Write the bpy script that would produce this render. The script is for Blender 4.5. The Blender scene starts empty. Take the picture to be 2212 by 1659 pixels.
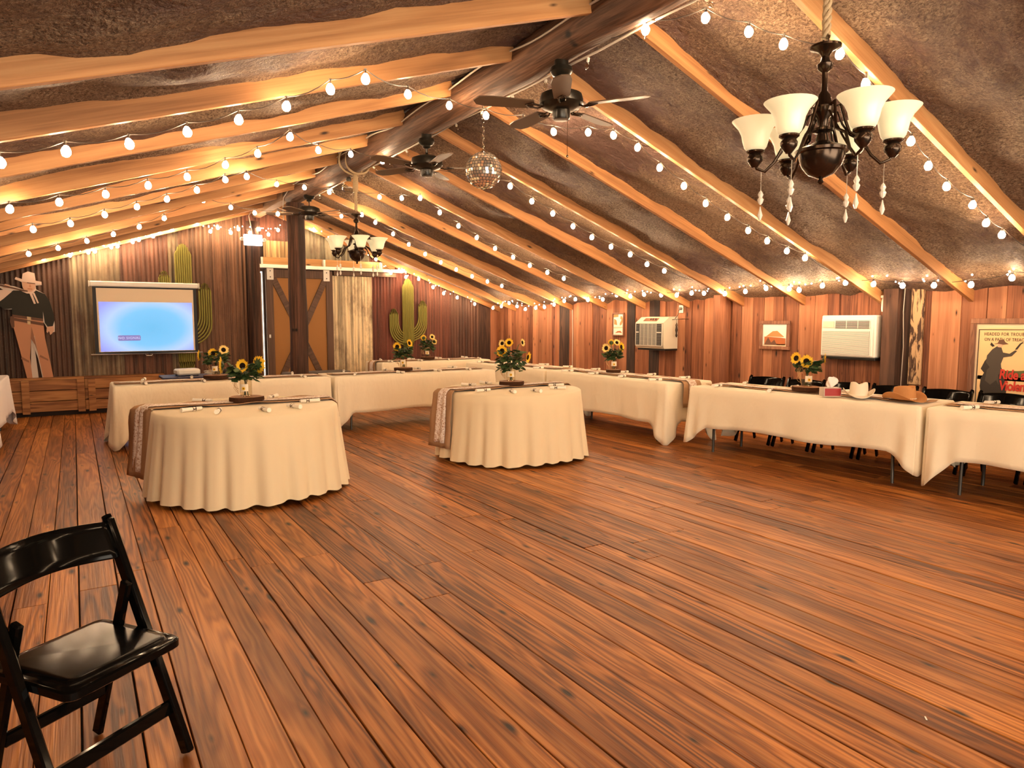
import bpy, math, random
from mathutils import Vector, Matrix, Euler, noise as mnoise
random.seed(7)
R = math.radians
sc = bpy.context.scene
col = sc.collection

# ------------------------------------------------------------------ camera
cam_d = bpy.data.cameras.new('camera'); cam = bpy.data.objects.new('camera', cam_d); col.objects.link(cam)
cam_d.sensor_fit = 'HORIZONTAL'; cam_d.sensor_width = 36.0; cam_d.lens = 36.0 * 1490.0 / 2212.0
cam.location = (0, 0, 1.5); cam.rotation_euler = (R(90 - 5.272), 0, R(-32.329))
cam_d.clip_start = 0.05; cam_d.clip_end = 200
sc.camera = cam
# ------------------------------------------------------------------ world: plain daylight outside the barn
w = bpy.data.worlds.new('world'); sc.world = w; w.use_nodes = True
w.node_tree.nodes['Background'].inputs[0].default_value = (1.0, 0.86, 0.68, 1)
w.node_tree.nodes['Background'].inputs[1].default_value = 2.3
# ------------------------------------------------------------------ exposure
vs = sc.view_settings
vs.view_transform = 'Standard'; vs.look = 'None'; vs.gamma = 1.0; vs.use_curve_mapping = False
vs.exposure = 2.05
BULB = 50.0            # emission of the string-light bulbs
WARM = (1.0, 0.70, 0.42)
cy = sc.cycles
cy.use_denoising = True; cy.max_bounces = 5; cy.diffuse_bounces = 3; cy.glossy_bounces = 2
cy.use_adaptive_sampling = True; cy.adaptive_threshold = .03
cy.transmission_bounces = 4; cy.transparent_max_bounces = 8
cy.caustics_reflective = False; cy.caustics_refractive = False
cy.sample_clamp_indirect = 6.0

# ------------------------------------------------------------------ fill daylight through an unseen doorway added behind the camera
pl_d = bpy.data.lights.new('added_doorway_portal', 'AREA'); pl_d.shape = 'RECTANGLE'; pl_d.size = 7.0; pl_d.size_y = 2.15; pl_d.cycles.is_portal = True
pl_o = bpy.data.objects.new('added_doorway_portal', pl_d); col.objects.link(pl_o); pl_o.location = (1.8, -3.0, 1.1); pl_o.rotation_euler = (R(90), 0, 0)

# ================================================================== materials
MATS = {}
class NT:
    def __init__(s, name):
        s.m = bpy.data.materials.new(name); s.m.use_nodes = True
        s.n = s.m.node_tree.nodes; s.l = s.m.node_tree.links
        s.b = s.n['Principled BSDF']; s.out = s.n['Material Output']; MATS[name] = s.m
    def node(s, t, **k):
        x = s.n.new(t)
        for a, v in k.items(): setattr(x, a, v)
        return x
    def link(s, a, b): s.l.new(a, b)
    def math(s, op, a, b=None, c=None):
        x = s.node('ShaderNodeMath', operation=op)
        for i, v in enumerate((a, b, c)):
            if v is None: continue
            if isinstance(v, (int, float)): x.inputs[i].default_value = v
            else: s.link(v, x.inputs[i])
        return x.outputs[0]
    def vmath(s, op, a, b):
        x = s.node('ShaderNodeVectorMath', operation=op)
        for i, v in enumerate((a, b)):
            if isinstance(v, (tuple, list)): x.inputs[i].default_value = v
            else: s.link(v, x.inputs[i])
        return x.outputs[0]
    def noise(s, vec, scale, detail=3, rough=.55, dist=0):
        x = s.node('ShaderNodeTexNoise'); x.inputs['Scale'].default_value = scale
        x.inputs['Detail'].default_value = detail; x.inputs['Roughness'].default_value = rough
        x.inputs['Distortion'].default_value = dist
        if vec is not None: s.link(vec, x.inputs['Vector'])
        return x.outputs[0]
    def voro(s, vec, scale, feature='F1'):
        x = s.node('ShaderNodeTexVoronoi', feature=feature); x.inputs['Scale'].default_value = scale
        s.link(vec, x.inputs['Vector']); return x
    def ramp(s, fac, stops, interp='LINEAR'):
        x = s.node('ShaderNodeValToRGB'); e = x.color_ramp.elements; x.color_ramp.interpolation = interp
        while len(e) < len(stops): e.new(.5)
        for el, (p, c) in zip(e, stops):
            el.position = p; el.color = (c[0], c[1], c[2], 1) if not isinstance(c, (int, float)) else (c, c, c, 1)
        s.link(fac, x.inputs[0]); return x.outputs[0]
    def mix(s, fac, a, b, mode='MIX'):
        x = s.node('ShaderNodeMix', data_type='RGBA', blend_type=mode)
        for i, v in ((0, fac), (6, a), (7, b)):
            if isinstance(v, (int, float)): x.inputs[i].default_value = v
            elif isinstance(v, (tuple, list)): x.inputs[i].default_value = (*v[:3], 1)
            else: s.link(v, x.inputs[i])
        return x.outputs[2]
    def bump(s, h, strength=.3, dist=.01):
        x = s.node('ShaderNodeBump'); x.inputs['Strength'].default_value = strength
        x.inputs['Distance'].default_value = dist; s.link(h, x.inputs['Height'])
        s.link(x.outputs[0], s.b.inputs['Normal'])
    def set(s, color=None, rough=None, metal=None, spec=None):
        for nm, v in (('Base Color', color), ('Roughness', rough), ('Metallic', metal), ('Specular IOR Level', spec)):
            if v is None: continue
            if isinstance(v, (int, float)): s.b.inputs[nm].default_value = v
            elif isinstance(v, (tuple, list)): s.b.inputs[nm].default_value = (*v[:3], 1)
            else: s.link(v, s.b.inputs[nm])
        return s
    def coord(s, rnd=41.0):
        tc = s.node('ShaderNodeTexCoord'); oi = s.node('ShaderNodeObjectInfo')
        off = s.math('MULTIPLY', oi.outputs['Random'], rnd)
        return s.vmath('ADD', tc.outputs['Object'], s.comb(off, off, off)), oi
    def comb(s, x, y, z):
        c = s.node('ShaderNodeCombineXYZ')
        for i, v in enumerate((x, y, z)):
            if isinstance(v, (int, float)): c.inputs[i].default_value = v
            else: s.link(v, c.inputs[i])
        return c.outputs[0]

def plain(name, color, rough=.6, metal=0.0, spec=.5, bump=None):
    t = NT(name).set(color, rough, metal, spec)
    if bump:
        v, _ = t.coord(3.0); t.bump(t.noise(v, bump[0], 4), bump[1], .01)
    return t.m
def emis(name, color, strength, base=(0.8, 0.8, 0.8)):
    t = NT(name).set(base, .4); t.b.inputs['Emission Color'].default_value = (*color, 1)
    t.b.inputs['Emission Strength'].default_value = strength; return t.m

def wood(name, dark, mid, light, axis='Y', across=5.0, along=.55, rings=9.0, knots=.5, rough=.45, var=.35, bump=.25, stain=.5, spec=.5, ramt=.30, ksz=.11):
    """boards with contour-line grain, knots and a tone of their own per board"""
    t = NT(name); v, oi = t.coord()
    sc_ = {'X': (along, across, across), 'Y': (across, along, across), 'Z': (across, across, along)}[axis]
    g = t.vmath('MULTIPLY', v, sc_)
    n1 = t.noise(g, 1.0, 2, .45, .3)
    sx = t.node('ShaderNodeSeparateXYZ'); t.link(v, sx.inputs[0]); X_, Y_, Z_ = sx.outputs
    al, c1_, c2_ = {'X': (X_, Y_, Z_), 'Y': (Y_, X_, Z_), 'Z': (Z_, X_, Y_)}[axis]
    vo = t.voro(t.comb(t.math('MULTIPLY', t.math('ADD', c1_, c2_), 6.0), t.math('MULTIPLY', al, 1.9), 0.0), 1.0); vo.voronoi_dimensions = '2D'
    kd = t.ramp(vo.outputs['Distance'], [(0.0, 1.0), (.30, .0)], 'EASE')
    n2 = t.math('MULTIPLY_ADD', kd, .10 * knots, n1)
    ring = t.math('SINE', t.math('MULTIPLY', n2, rings * 6.283))
    ring = t.math('MULTIPLY_ADD', ring, .5, .5)
    fs = {'X': (2.2, 90, 90), 'Y': (90, 2.2, 90), 'Z': (90, 90, 2.2)}[axis]
    fine = t.noise(t.vmath('MULTIPLY', v, fs), 1.0, 2, .6)
    tone = t.math('MULTIPLY_ADD', oi.outputs['Random'], var, -var / 2)
    f = t.math('MULTIPLY_ADD', ring, ramt, t.math('MULTIPLY_ADD', fine, .55, (.45 - ramt) * .5))
    f = t.math('ADD', f, tone)
    c = t.ramp(f, [(.12, dark), (.45, mid), (.85, light)])
    st = t.noise(t.vmath('MULTIPLY', v, tuple(x * .5 for x in sc_)), 1.3, 4, .65)
    c = t.mix(t.ramp(st, [(.35, stain), (.62, 0.0)]), c, dark)
    kn = t.ramp(t.math('ADD', vo.outputs['Distance'], t.math('MULTIPLY', t.math('FRACT', t.math('MULTIPLY', vo.outputs['Color'], 3.3)), ksz * .7)), [(ksz * .4, 1.0), (ksz * 1.15, 0.0)])
    sel = t.math('GREATER_THAN', t.math('FRACT', t.math('MULTIPLY', vo.outputs['Color'], 7.7)), 1.0 - knots)
    c = t.mix(t.math('MULTIPLY', kn, sel), c, tuple(x * .12 for x in dark))
    t.set(c, rough, 0, spec)
    if bump: t.bump(fine, bump, .006)
    return t.m

wood('floor_wood', (.085, .022, .005), (.40, .130, .024), (.68, .275, .070), 'Y', 8.0, .40, 10.5, .42, .40, .38, .3, .72, .35, .38, .12)
wood('wall_wood', (.10, .030, .013), (.37, .140, .062), (.56, .25, .125), 'Z', 8, .4, 5, .5, .7, .62, .3, .55, .4, .13, .10)
wood('dark_wall_wood', (.012, .006, .004), (.05, .022, .013), (.13, .06, .035), 'Z', 7, .6, 5, .3, .75, .4, .4, .7)
wood('rafter_wood', (.32, .135, .045), (.52, .24, .085), (.66, .35, .14), 'X', 5, .35, 6, .25, .6, .30, .15, .25)
wood('bench_wood', (.16, .055, .016), (.46, .20, .062), (.62, .32, .11), 'X', 6, .6, 6, .4, .65, .5, .2, .5)
wood('log_wood', (.030, .013, .007), (.135, .062, .032), (.30, .16, .09), 'Y', 14, .8, 5, .6, .65, .1, .9, .6, .4, .25, .07)
wood('post_wood', (.010, .004, .0025), (.060, .022, .011), (.16, .066, .034), 'Z', 22, .6, 4, .3, .75, .25, .9, .85, .4, .25, .06)
wood('beam_wood', (.20, .10, .05), (.36, .20, .10), (.48, .30, .17), 'Y', 6, .5, 5, .3, .65, .2, .2, .4)
wood('header_wood', (.35, .16, .05), (.55, .28, .09), (.65, .38, .15), 'X', 6, .4, 6, .3, .6, .2, .15, .2)
wood('frame_wood', (.09, .035, .018), (.26, .11, .06), (.38, .18, .10), 'Z', 20, 2, 5, .1, .55, .2, .2, .4)
wood('white_board', (.35, .32, .28), (.60, .56, .50), (.72, .69, .64), 'Z', 10, .5, 4, .15, .7, .2, .2, .35)
wood('door_trim_wood', (.045, .020, .010), (.10, .048, .024), (.15, .075, .04), 'Z', 10, .5, 5, .1, .6, .15, .15, .2)
wood('bark_slice_top', (.20, .08, .03), (.36, .17, .07), (.48, .25, .12), 'Z', 20, 20, 3, .0, .7, .2, .1, .2)

def rust(name):
    t = NT(name); v, oi = t.coord(17.0)
    s1 = t.noise(t.vmath('MULTIPLY', v, (16, 16, .5)), 1.0, 4, .65)
    s2 = t.noise(t.vmath('MULTIPLY', v, (3, 3, 1.4)), 1.0, 5, .7)
    s3 = t.noise(v, 60, 3, .7)
    c = oi.outputs['Color']
    f = t.ramp(s1, [(.32, (.26, .24, .22)), (.62, (1.22, 1.14, 1.0))])
    c1 = t.mix(1.0, c, f, 'MULTIPLY')
    c2 = t.mix(t.ramp(s2, [(.50, 0.0), (.72, .75)]), c1, (.085, .030, .016))
    c3 = t.mix(t.ramp(s3, [(.58, 0.0), (.75, .45)]), c2, (.25, .15, .10))
    t.set(c3, .62, .15); t.bump(s3, .15, .003); return t.m
rust('corrugated')

def foam():
    t = NT('spray_foam'); tc = t.node('ShaderNodeTexCoord'); v = tc.outputs['Object']
    big = t.noise(t.vmath('MULTIPLY', v, (.55, .9, 1)), 1.1, 3, .6)
    med = t.noise(t.vmath('MULTIPLY', v, (1.0, 1.6, 1)), 9.0, 4, .65, .4)
    fuzz = t.noise(t.vmath('MULTIPLY', v, (1.3, 1, 1)), 50.0, 4, .72, .8)
    k = t.math('MULTIPLY_ADD', big, 1.0, t.math('MULTIPLY', med, .35))
    patch = t.ramp(k, [(.56, 0.0), (.74, 1.0)])
    base = t.mix(med, (.095, .052, .042), (.20, .118, .094))
    tan = t.ramp(fuzz, [(.36, (.10, .058, .036)), (.50, (.34, .215, .13)), (.66, (.58, .43, .28))])
    t.set(t.mix(patch, base, tan), .6, 0, .4)
    h = t.math('MULTIPLY_ADD', t.math('MULTIPLY', fuzz, patch), .75, t.math('MULTIPLY', med, .9))
    h = t.math('MULTIPLY_ADD', fuzz, .18, h)
    t.bump(h, 1.0, .07); return t.m
foam()

def cloth(name, color, wr=2.6, strength=.35):
    t = NT(name); v, oi = t.coord(9.0)
    n = t.noise(t.vmath('MULTIPLY', v, (1, 1, .6)), wr, 4, .55, .25); n2 = t.noise(v, 420, 1)
    t.set(color, .85, 0, .15); t.b.inputs['Sheen Weight'].default_value = .25
    t.bump(t.math('MULTIPLY_ADD', n2, .03, n), strength, .03); return t.m
cloth('cream_cloth', (.82, .715, .53), 3.2, .8)
cloth('round_cloth', (.79, .655, .43), 1.5, .2)
cloth('pale_cloth', (.80, .72, .68), 2.0, .2)
cloth('napkin_cloth', (.85, .78, .66), 8, .3)
def burlap():
    t = NT('burlap'); v, oi = t.coord(5.0)
    n = t.noise(v, 260, 2, .6); n2 = t.noise(v, 9, 3)
    t.set(t.mix(n, (.30, .165, .085), (.52, .32, .18)), .95, 0, .1); t.bump(n, .5, .004)
burlap()
def lace():
    t = NT('lace'); v, oi = t.coord(5.0)
    vo = t.voro(v, 46); n = t.noise(v, 30, 2, .5, 1.5)
    f = t.math('ADD', t.ramp(vo.outputs['Distance'], [(.28, 0.0), (.40, .6)]), t.ramp(n, [(.5, 0.0), (.58, .6)]))
    t.set(t.mix(f, (.46, .27, .17), (.84, .74, .66)), .9, 0, .1)
lace()

plain('black_lacquer', (.002, .0018, .0016), .09, 0, .13)
plain('seat_vinyl', (.002, .0018, .0016), .18, 0, .18)
plain('black_metal', (.012, .011, .010), .4, .3)
plain('grey_metal', (.10, .095, .085), .45, .8)
plain('table_top', (.55, .52, .48), .5)
plain('bronze', (.055, .036, .024), .22, .85)
plain('nickel', (.34, .28, .22), .18, 1.0)
plain('fan_black', (.018, .016, .012), .28, .3)
plain('fan_blade', (.10, .06, .035), .45)
plain('rope', (.48, .36, .22), .9, 0, .1, (160, .6))
plain('white_cable', (.55, .48, .40), .5)
plain('black_cable', (.02, .018, .016), .5)
plain('wire_brown', (.06, .045, .035), .5)
plain('ivory_plastic', (.62, .57, .44), .45)
plain('white_plastic', (.80, .76, .68), .4)
plain('dark_slot', (.035, .035, .035), .7)
plain('grey_slot', (.22, .22, .20), .6)
plain('dark_red', (.36, .022, .022), .55)
plain('tissue_paper', (.86, .82, .76), .9, 0, .1)
plain('box_card', (.62, .52, .44), .7)
plain('white_felt', (.80, .70, .55), .9, 0, .1, (90, .2))
plain('tan_felt', (.50, .235, .088), .9, 0, .1, (90, .2))
plain('hat_band', (.10, .055, .03), .6)
plain('bead', (.75, .68, .55), .4)
plain('petal', (.86, .50, .025), .6, 0, .3)
plain('petal_pale', (.88, .64, .20), .6, 0, .3)
plain('flower_disc', (.022, .011, .006), .9, 0, .1, (250, .8))
plain('leaf', (.026, .055, .014), .5)
plain('leaf_light', (.065, .105, .028), .5)
plain('stem', (.06, .10, .03), .6)
plain('bark', (.055, .024, .012), .95, 0, .1, (40, 1.0))
plain('raffia', (.52, .32, .14), .8)
plain('tag', (.82, .72, .55), .8)
plain('navy', (.012, .012, .055), .55)
plain('floor_under', (.012, .005, .003), .9)
plain('wall_plain', (.14, .06, .03), .8)
plain('door_panel', (.36, .165, .045), .6, 0, .3, (14, .15))
plain('tin', (.72, .68, .58), .35, .4)
plain('print_cream', (.72, .55, .36), .8)
plain('print_sky', (.78, .52, .26), .8)
plain('print_rust', (.42, .13, .04), .8)
plain('print_dark', (.030, .022, .017), .8)
plain('print_grey', (.065, .050, .038), .8)
plain('print_green', (.10, .11, .035), .8)
plain('print_red', (.52, .035, .018), .8)
plain('print_white', (.84, .80, .72), .8)
plain('print_orange', (.60, .25, .09), .8)
plain('print_skin', (.62, .36, .24), .8)
plain('print_shirt', (.022, .020, .014), .85)
plain('print_trouser', (.52, .245, .135), .85)
plain('print_trouser_dark', (.30, .14, .08), .85)
plain('print_hat', (.70, .52, .42), .85)
plain('print_leather', (.13, .06, .035), .8)
plain('print_gold', (.55, .40, .22), .6)
plain('cactus_green', (.24, .215, .045), .7, 0, .3, (30, .3))
plain('screen_black', (.004, .004, .006), .6)
plain('screen_cream', (.80, .66, .48), .8)
plain('crystal', (.80, .76, .66), .05, 0, .9)
plain('mirror', (.95, .90, .78), .10, .85)
plain('grout', (.06, .055, .05), .6)
plain('stone_cushion', (.12, .10, .085), .9)
emis('bulb_glow', WARM, BULB)
emis('mini_glow', (1.0, .80, .58), 12.0).cycles.emission_sampling = 'NONE'
emis('sign_glow', (1.0, .93, .82), 1.1)
def shade():
    t = NT('shade_glass').set((.80, .74, .52), .3, 0, .5)
    t.b.inputs['Emission Color'].default_value = (1.0, .84, .48, 1)
    t.b.inputs['Emission Strength'].default_value = .10
shade()
def screen_img():
    t = NT('projected_image'); tc = t.node('ShaderNodeTexCoord')
    g = t.vmath('SUBTRACT', tc.outputs['Generated'], (.55, .5, .48))
    g = t.vmath('MULTIPLY', g, (1.0, 0, .9))
    ln = t.node('ShaderNodeVectorMath', operation='LENGTH'); t.link(g, ln.inputs[0])
    c = t.ramp(ln.outputs['Value'], [(.0, (.10, .52, .90)), (.33, (.16, .58, .98)), (.48, (.46, .66, 1.0)), (.66, (.30, .34, 1.0))])
    t.set((.1, .1, .1), .7); t.link(c, t.b.inputs['Emission Color']); t.b.inputs['Emission Strength'].default_value = .24
screen_img()
emis('image_box', (.26, .24, .80), .14, (.1, .1, .1)); emis('image_text', (.62, .66, 1.0), .25, (.1, .1, .1))
def glass(name, tint, gl=.25):
    t = NT(name); t.n.remove(t.b)
    tr = t.node('ShaderNodeBsdfTransparent'); tr.inputs[0].default_value = (*tint, 1)
    g = t.node('ShaderNodeBsdfGlossy'); g.inputs['Roughness'].default_value = .04
    lw = t.node('ShaderNodeLayerWeight'); lw.inputs[0].default_value = .5
    mx = t.node('ShaderNodeMixShader'); t.link(t.math('MULTIPLY_ADD', t.math('POWER', lw.outputs['Facing'], 3.0), .55, .05 + gl * .1), mx.inputs[0])
    t.link(tr.outputs[0], mx.inputs[1]); t.link(g.outputs[0], mx.inputs[2]); t.link(mx.outputs[0], t.out.inputs[0])
glass('jar_glass', (.90, .86, .76)); glass('bulb_glass', (.92, .88, .80), .6)

# ================================================================== mesh helpers
def frame(d, up=(0, 0, 1)):
    d = Vector(d).normalized(); u = Vector(up)
    if abs(d.dot(u)) > .97: u = Vector((1, 0, 0))
    x = d.cross(u).normalized(); return x, x.cross(d).normalized(), d
class MB:
    def __init__(s): s.v = []; s.f = []
    def add(s, vs, fs, M=None):
        o = len(s.v)
        s.v += [tuple(M @ Vector(p)) if M else tuple(p) for p in vs]
        s.f += [tuple(i + o for i in q) for q in fs]; return s
    def box(s, x0, x1, y0, y1, z0, z1, M=None):
        return s.add([(x0, y0, z0), (x1, y0, z0), (x1, y1, z0), (x0, y1, z0), (x0, y0, z1), (x1, y0, z1), (x1, y1, z1), (x0, y1, z1)],
                     [(0, 3, 2, 1), (4, 5, 6, 7), (0, 1, 5, 4), (1, 2, 6, 5), (2, 3, 7, 6), (3, 0, 4, 7)], M)
    def cbox(s, x0, x1, y0, y1, z0, z1, c, M=None):
        """box with every edge chamfered"""
        X, Y, Z = (x0, x1), (y0, y1), (z0, z1); v = []; idx = {}
        for i in (0, 1):
            for j in (0, 1):
                for k in (0, 1):
                    sx, sy, sz = 1 - 2 * i, 1 - 2 * j, 1 - 2 * k
                    for a in range(3):
                        idx[i, j, k, a] = len(v)
                        v.append((X[i] + (0 if a == 0 else sx * c), Y[j] + (0 if a == 1 else sy * c), Z[k] + (0 if a == 2 else sz * c)))
        f = []
        def q(a, b, cc, d): f.append((a, b, cc, d))
        for i in (0, 1):
            r = [idx[i, 0, 0, 0], idx[i, 1, 0, 0], idx[i, 1, 1, 0], idx[i, 0, 1, 0]]; f.append(tuple(r if i else r[::-1]))
            r = [idx[0, i, 0, 1], idx[0, i, 1, 1], idx[1, i, 1, 1], idx[1, i, 0, 1]]; f.append(tuple(r if i else r[::-1]))
            r = [idx[0, 0, i, 2], idx[1, 0, i, 2], idx[1, 1, i, 2], idx[0, 1, i, 2]]; f.append(tuple(r if i else r[::-1]))
        for i in (0, 1):
            for j in (0, 1):
                q(idx[i, j, 0, 0], idx[i, j, 1, 0], idx[i, j, 1, 1], idx[i, j, 0, 1])
                q(idx[i, 0, j, 0], idx[i, 1, j, 0], idx[i, 1, j, 2], idx[i, 0, j, 2])
                q(idx[0, i, j, 1], idx[1, i, j, 1], idx[1, i, j, 2], idx[0, i, j, 2])
        for i in (0, 1):
            for j in (0, 1):
                for k in (0, 1): f.append((idx[i, j, k, 0], idx[i, j, k, 1], idx[i, j, k, 2]))
        return s.add(v, f, M)
    def tube(s, pts, r, n=8, cap=True, M=None, closed=False):
        pts = [Vector(p) for p in pts]; m = len(pts); v = []; f = []
        rr = r if isinstance(r, (list, tuple)) else [r] * m
        px = None
        for i, p in enumerate(pts):
            if closed: d = pts[(i + 1) % m] - pts[i - 1]
            else: d = pts[min(i + 1, m - 1)] - pts[max(i - 1, 0)]
            if d.length < 1e-9: d = Vector((0, 0, 1))
            d.normalize()
            if px is None: x, y, _ = frame(d)
            else:
                x = (px - d * px.dot(d)); x = x.normalized() if x.length > 1e-6 else frame(d)[0]; y = d.cross(x)
            px = x
            for k in range(n):
                a = 2 * math.pi * k / n; v.append(p + (x * math.cos(a) + y * math.sin(a)) * rr[i])
        for i in range(m if closed else m - 1):
            j = (i + 1) % m
            for k in range(n): f.append((i * n + k, i * n + (k + 1) % n, j * n + (k + 1) % n, j * n + k))
        if cap and not closed: f.append(tuple(range(n))[::-1]); f.append(tuple((m - 1) * n + k for k in range(n)))
        return s.add(v, f, M)
    def lathe(s, prof, n=20, M=None, sx=1, sy=1):
        v = []; f = []; m = len(prof)
        for r, z in prof:
            for k in range(n):
                a = 2 * math.pi * k / n; v.append((r * math.cos(a) * sx, r * math.sin(a) * sy, z))
        for i in range(m - 1):
            for k in range(n): f.append((i * n + k, i * n + (k + 1) % n, (i + 1) * n + (k + 1) % n, (i + 1) * n + k))
        f.append(tuple(range(n))[::-1]); f.append(tuple((m - 1) * n + k for k in range(n)))
        return s.add(v, f, M)
    def prism(s, poly, t0, t1, M=None):
        """polygon in local xz, thickness along y"""
        n = len(poly); v = [(x, t0, z) for x, z in poly] + [(x, t1, z) for x, z in poly]
        f = [tuple(range(n)), tuple(range(2 * n - 1, n - 1, -1))]
        for i in range(n): f.append((i, i + n, (i + 1) % n + n, (i + 1) % n))
        return s.add(v, f, M)
    def grid(s, fn, nu, nv, cu=False, M=None):
        v = []; f = []
        for i in range(nu):
            for j in range(nv): v.append(fn(i / (nu if cu else nu - 1), j / (nv - 1)))
        for i in range(nu if cu else nu - 1):
            for j in range(nv - 1):
                a = ((i + 1) % nu) * nv; f.append((i * nv + j, a + j, a + j + 1, i * nv + j + 1))
        return s.add(v, f, M)
    def ball(s, c, r, n=8, m=6, M=None, sz=1.0):
        pr = [(max(r * math.sin(math.pi * i / m), r * .02), -r * sz * math.cos(math.pi * i / m)) for i in range(m + 1)]
        T = Matrix.Translation(c); return s.lathe(pr, n, (M @ T) if M else T)
    def mesh(s, name, smooth=None):
        me = bpy.data.meshes.new(name); me.from_pydata(s.v, [], s.f); me.update()
        if smooth is not None:
            me.polygons.foreach_set('use_smooth', [True] * len(me.polygons))
            if smooth < 180: me.set_sharp_from_angle(angle=R(smooth))
        return me
    def build(s, name, mat, parent=None, smooth=None, loc=None, rot=None):
        me = s.mesh(name, smooth); me.materials.append(MATS[mat]); return link(name, me, parent, loc, rot)
def link(name, me, parent=None, loc=None, rot=None):
    o = bpy.data.objects.new(name, me); col.objects.link(o)
    if parent: o.parent = parent
    if loc: o.location = loc
    if rot: o.rotation_euler = rot
    return o
def tag(o, label, cat, group=None):
    o['label'] = label; o['category'] = cat
    if group: o['group'] = group
    return o
def thing(name, label, cat, loc=(0, 0, 0), rz=0.0, group=None):
    o = bpy.data.objects.new(name, None); o.empty_display_size = .1; col.objects.link(o)
    o.location = loc; o.rotation_euler = (0, 0, rz); return tag(o, label, cat, group)
def dup(o, parent=None, loc=None, rz=None, label=None):
    c = o.copy(); col.objects.link(c); c.parent = parent
    if loc is not None: c.location = loc
    if rz is not None: c.rotation_euler = (0, 0, rz)
    if label: c['label'] = label
    for ch in list(o.children): dup(ch, c)
    return c
def text_part(body, size, name, mat, parent, loc, rot, ext=.0012, shear=0.0, spacing=1.0, align='LEFT', bold=0.0):
    cu = bpy.data.curves.new(name, 'FONT'); cu.body = body; cu.size = size; cu.extrude = ext; cu.shear = shear
    cu.space_character = spacing; cu.align_x = align; cu.offset = bold; cu.resolution_u = 3
    tmp = bpy.data.objects.new(name, cu); col.objects.link(tmp)
    dg = bpy.context.evaluated_depsgraph_get(); dg.update()
    me = bpy.data.meshes.new_from_object(tmp.evaluated_get(dg)); bpy.data.objects.remove(tmp)
    me.name = name; me.materials.clear(); me.materials.append(MATS[mat]); return link(name, me, parent, loc, rot)
def TR(loc, rz=0, rx=0, ry=0): return Matrix.Translation(loc) @ Euler((rx, ry, rz)).to_matrix().to_4x4()
U = random.uniform

# ================================================================== the setting
def zR(x): return 3.36 - .357 * (x - 3.3)          # underside of the right rafters
def zL(x): return 3.36 - .322 * (2.65 - x)         # underside of the left rafters
YB, XW, XL, YF = 13.3, 8.0, -2.5, -3.0
def struct(o): o['kind'] = 'structure'; return o

# ---- floor: planks on a dark base
mb = MB(); mb.box(XL, XW + .1, YF, YB + .1, -.09, -.035); mb.box(XL, XW + .1, YF, -.6, -.035, 0)
floor = struct(mb.build('floor', 'floor_under'))
mb = MB(); mb.box(XL, XW + .1, YF, -.6, 0, .0005)
seams = [-.343, -.19, -.05, .14, .29, .436, .584, .71, .837, .983, 1.131, 1.327, 1.50, 1.69, 1.88, 2.062, 2.24, 2.42, 2.60, 2.78]
x = 2.78
while x < XW - .05:
    x += U(.16, .20); seams.append(min(x, XW))
    if abs(seams[-1] - 4.24) < .08: seams[-1] = x = 4.245
x = -.343; pre = []
while x > XL: x -= U(.14, .165); pre.insert(0, max(x, XL))
seams = pre + seams
for a, b in zip(seams[:-1], seams[1:]):
    y = -.6 - U(0, 1.0); first = True
    while y < YB:
        L = U(4.2, 6.8); y1 = min(y + L, YB)
        if YB - y1 < 1.0: y1 = YB
        y0 = max(y, -.6); g = U(.0014, .0030) if random.random() > .18 else .0050; g = .0065 if abs(b - 2.78) < .01 else g; dz = U(-.002, .0005)
        m = MB(); m.cbox(a - (a + b) / 2 + g, b - (a + b) / 2 - g, -(y1 - y0) / 2 + .0016, (y1 - y0) / 2 - .0016, -.034, 0, .0022)
        m.build('plank', 'floor_wood', floor, None, ((a + b) / 2, (y0 + y1) / 2, dz))
        y = y1

# ---- ceiling: sprayed foam over the roof, rafters showing through
RY_R = [-2.43, -1.43, -.43, .57, 1.57, 2.57, 3.57, 4.53, 5.55, 6.53, 7.55, 8.50, 9.48, 10.48, 11.45, 12.45, 13.12]
RY_L = [-2.4, -1.4, -.4, .6, 1.6, 2.6, 3.57, 4.50, 5.50, 6.50, 7.50, 8.50, 9.50, 10.50, 11.50, 12.45, 13.12]
def foam_z(x, y, zf, rys):
    d = min(abs(y - q) for q in rys)
    n1 = mnoise.noise(Vector((x * .9, y * 1.5, 1.7 if zf is zR else 8.3)))
    n2 = mnoise.noise(Vector((x * 2.6 + 5, y * 4.2, 3.1)))
    n3 = mnoise.noise(Vector((x * 7, y * 9, 9.0)))
    nr = 1 - .6 * math.exp(-(d / .16) ** 2); h = .132 + nr * (.075 * n1 + .050 * n2) + .016 * n3
    h -= .045 * math.exp(-(d / .10) ** 2) * max(0, .35 + 1.2 * mnoise.noise(Vector((x * 1.7, y, 4.4))))
    if h < -.01: h = -.01
    return zf(x) + h
mb = MB()
nx, ny = 86, 272
for zf, x0, x1, rys in ((zR, 2.98, 8.15, RY_R), (zL, 2.98, XL - .15, RY_L)):
    mb.grid(lambda u, v: ((x0 + (x1 - x0) * u), YF - .1 + (YB - YF + .2) * v, foam_z(x0 + (x1 - x0) * u, YF - .1 + (YB - YF + .2) * v, zf, rys)), nx, ny)
ceiling = struct(mb.build('ceiling', 'spray_foam', None, 180))
def rafter(x0, x1, y, zf):
    L = math.hypot(x1 - x0, zf(x1) - zf(x0)); m = MB(); m.cbox(-L / 2, L / 2, -.022, .022, 0, .16, .003)
    ang = -math.atan2(zf(x1) - zf(x0), x1 - x0)
    m.build('rafter', 'rafter_wood', ceiling, None, ((x0 + x1) / 2, y, (zf(x0) + zf(x1)) / 2 + U(-.006, .006)), (0, ang, R(U(-.25, .25))))
for y in RY_R: rafter(3.08, 7.99, y, zR)
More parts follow.
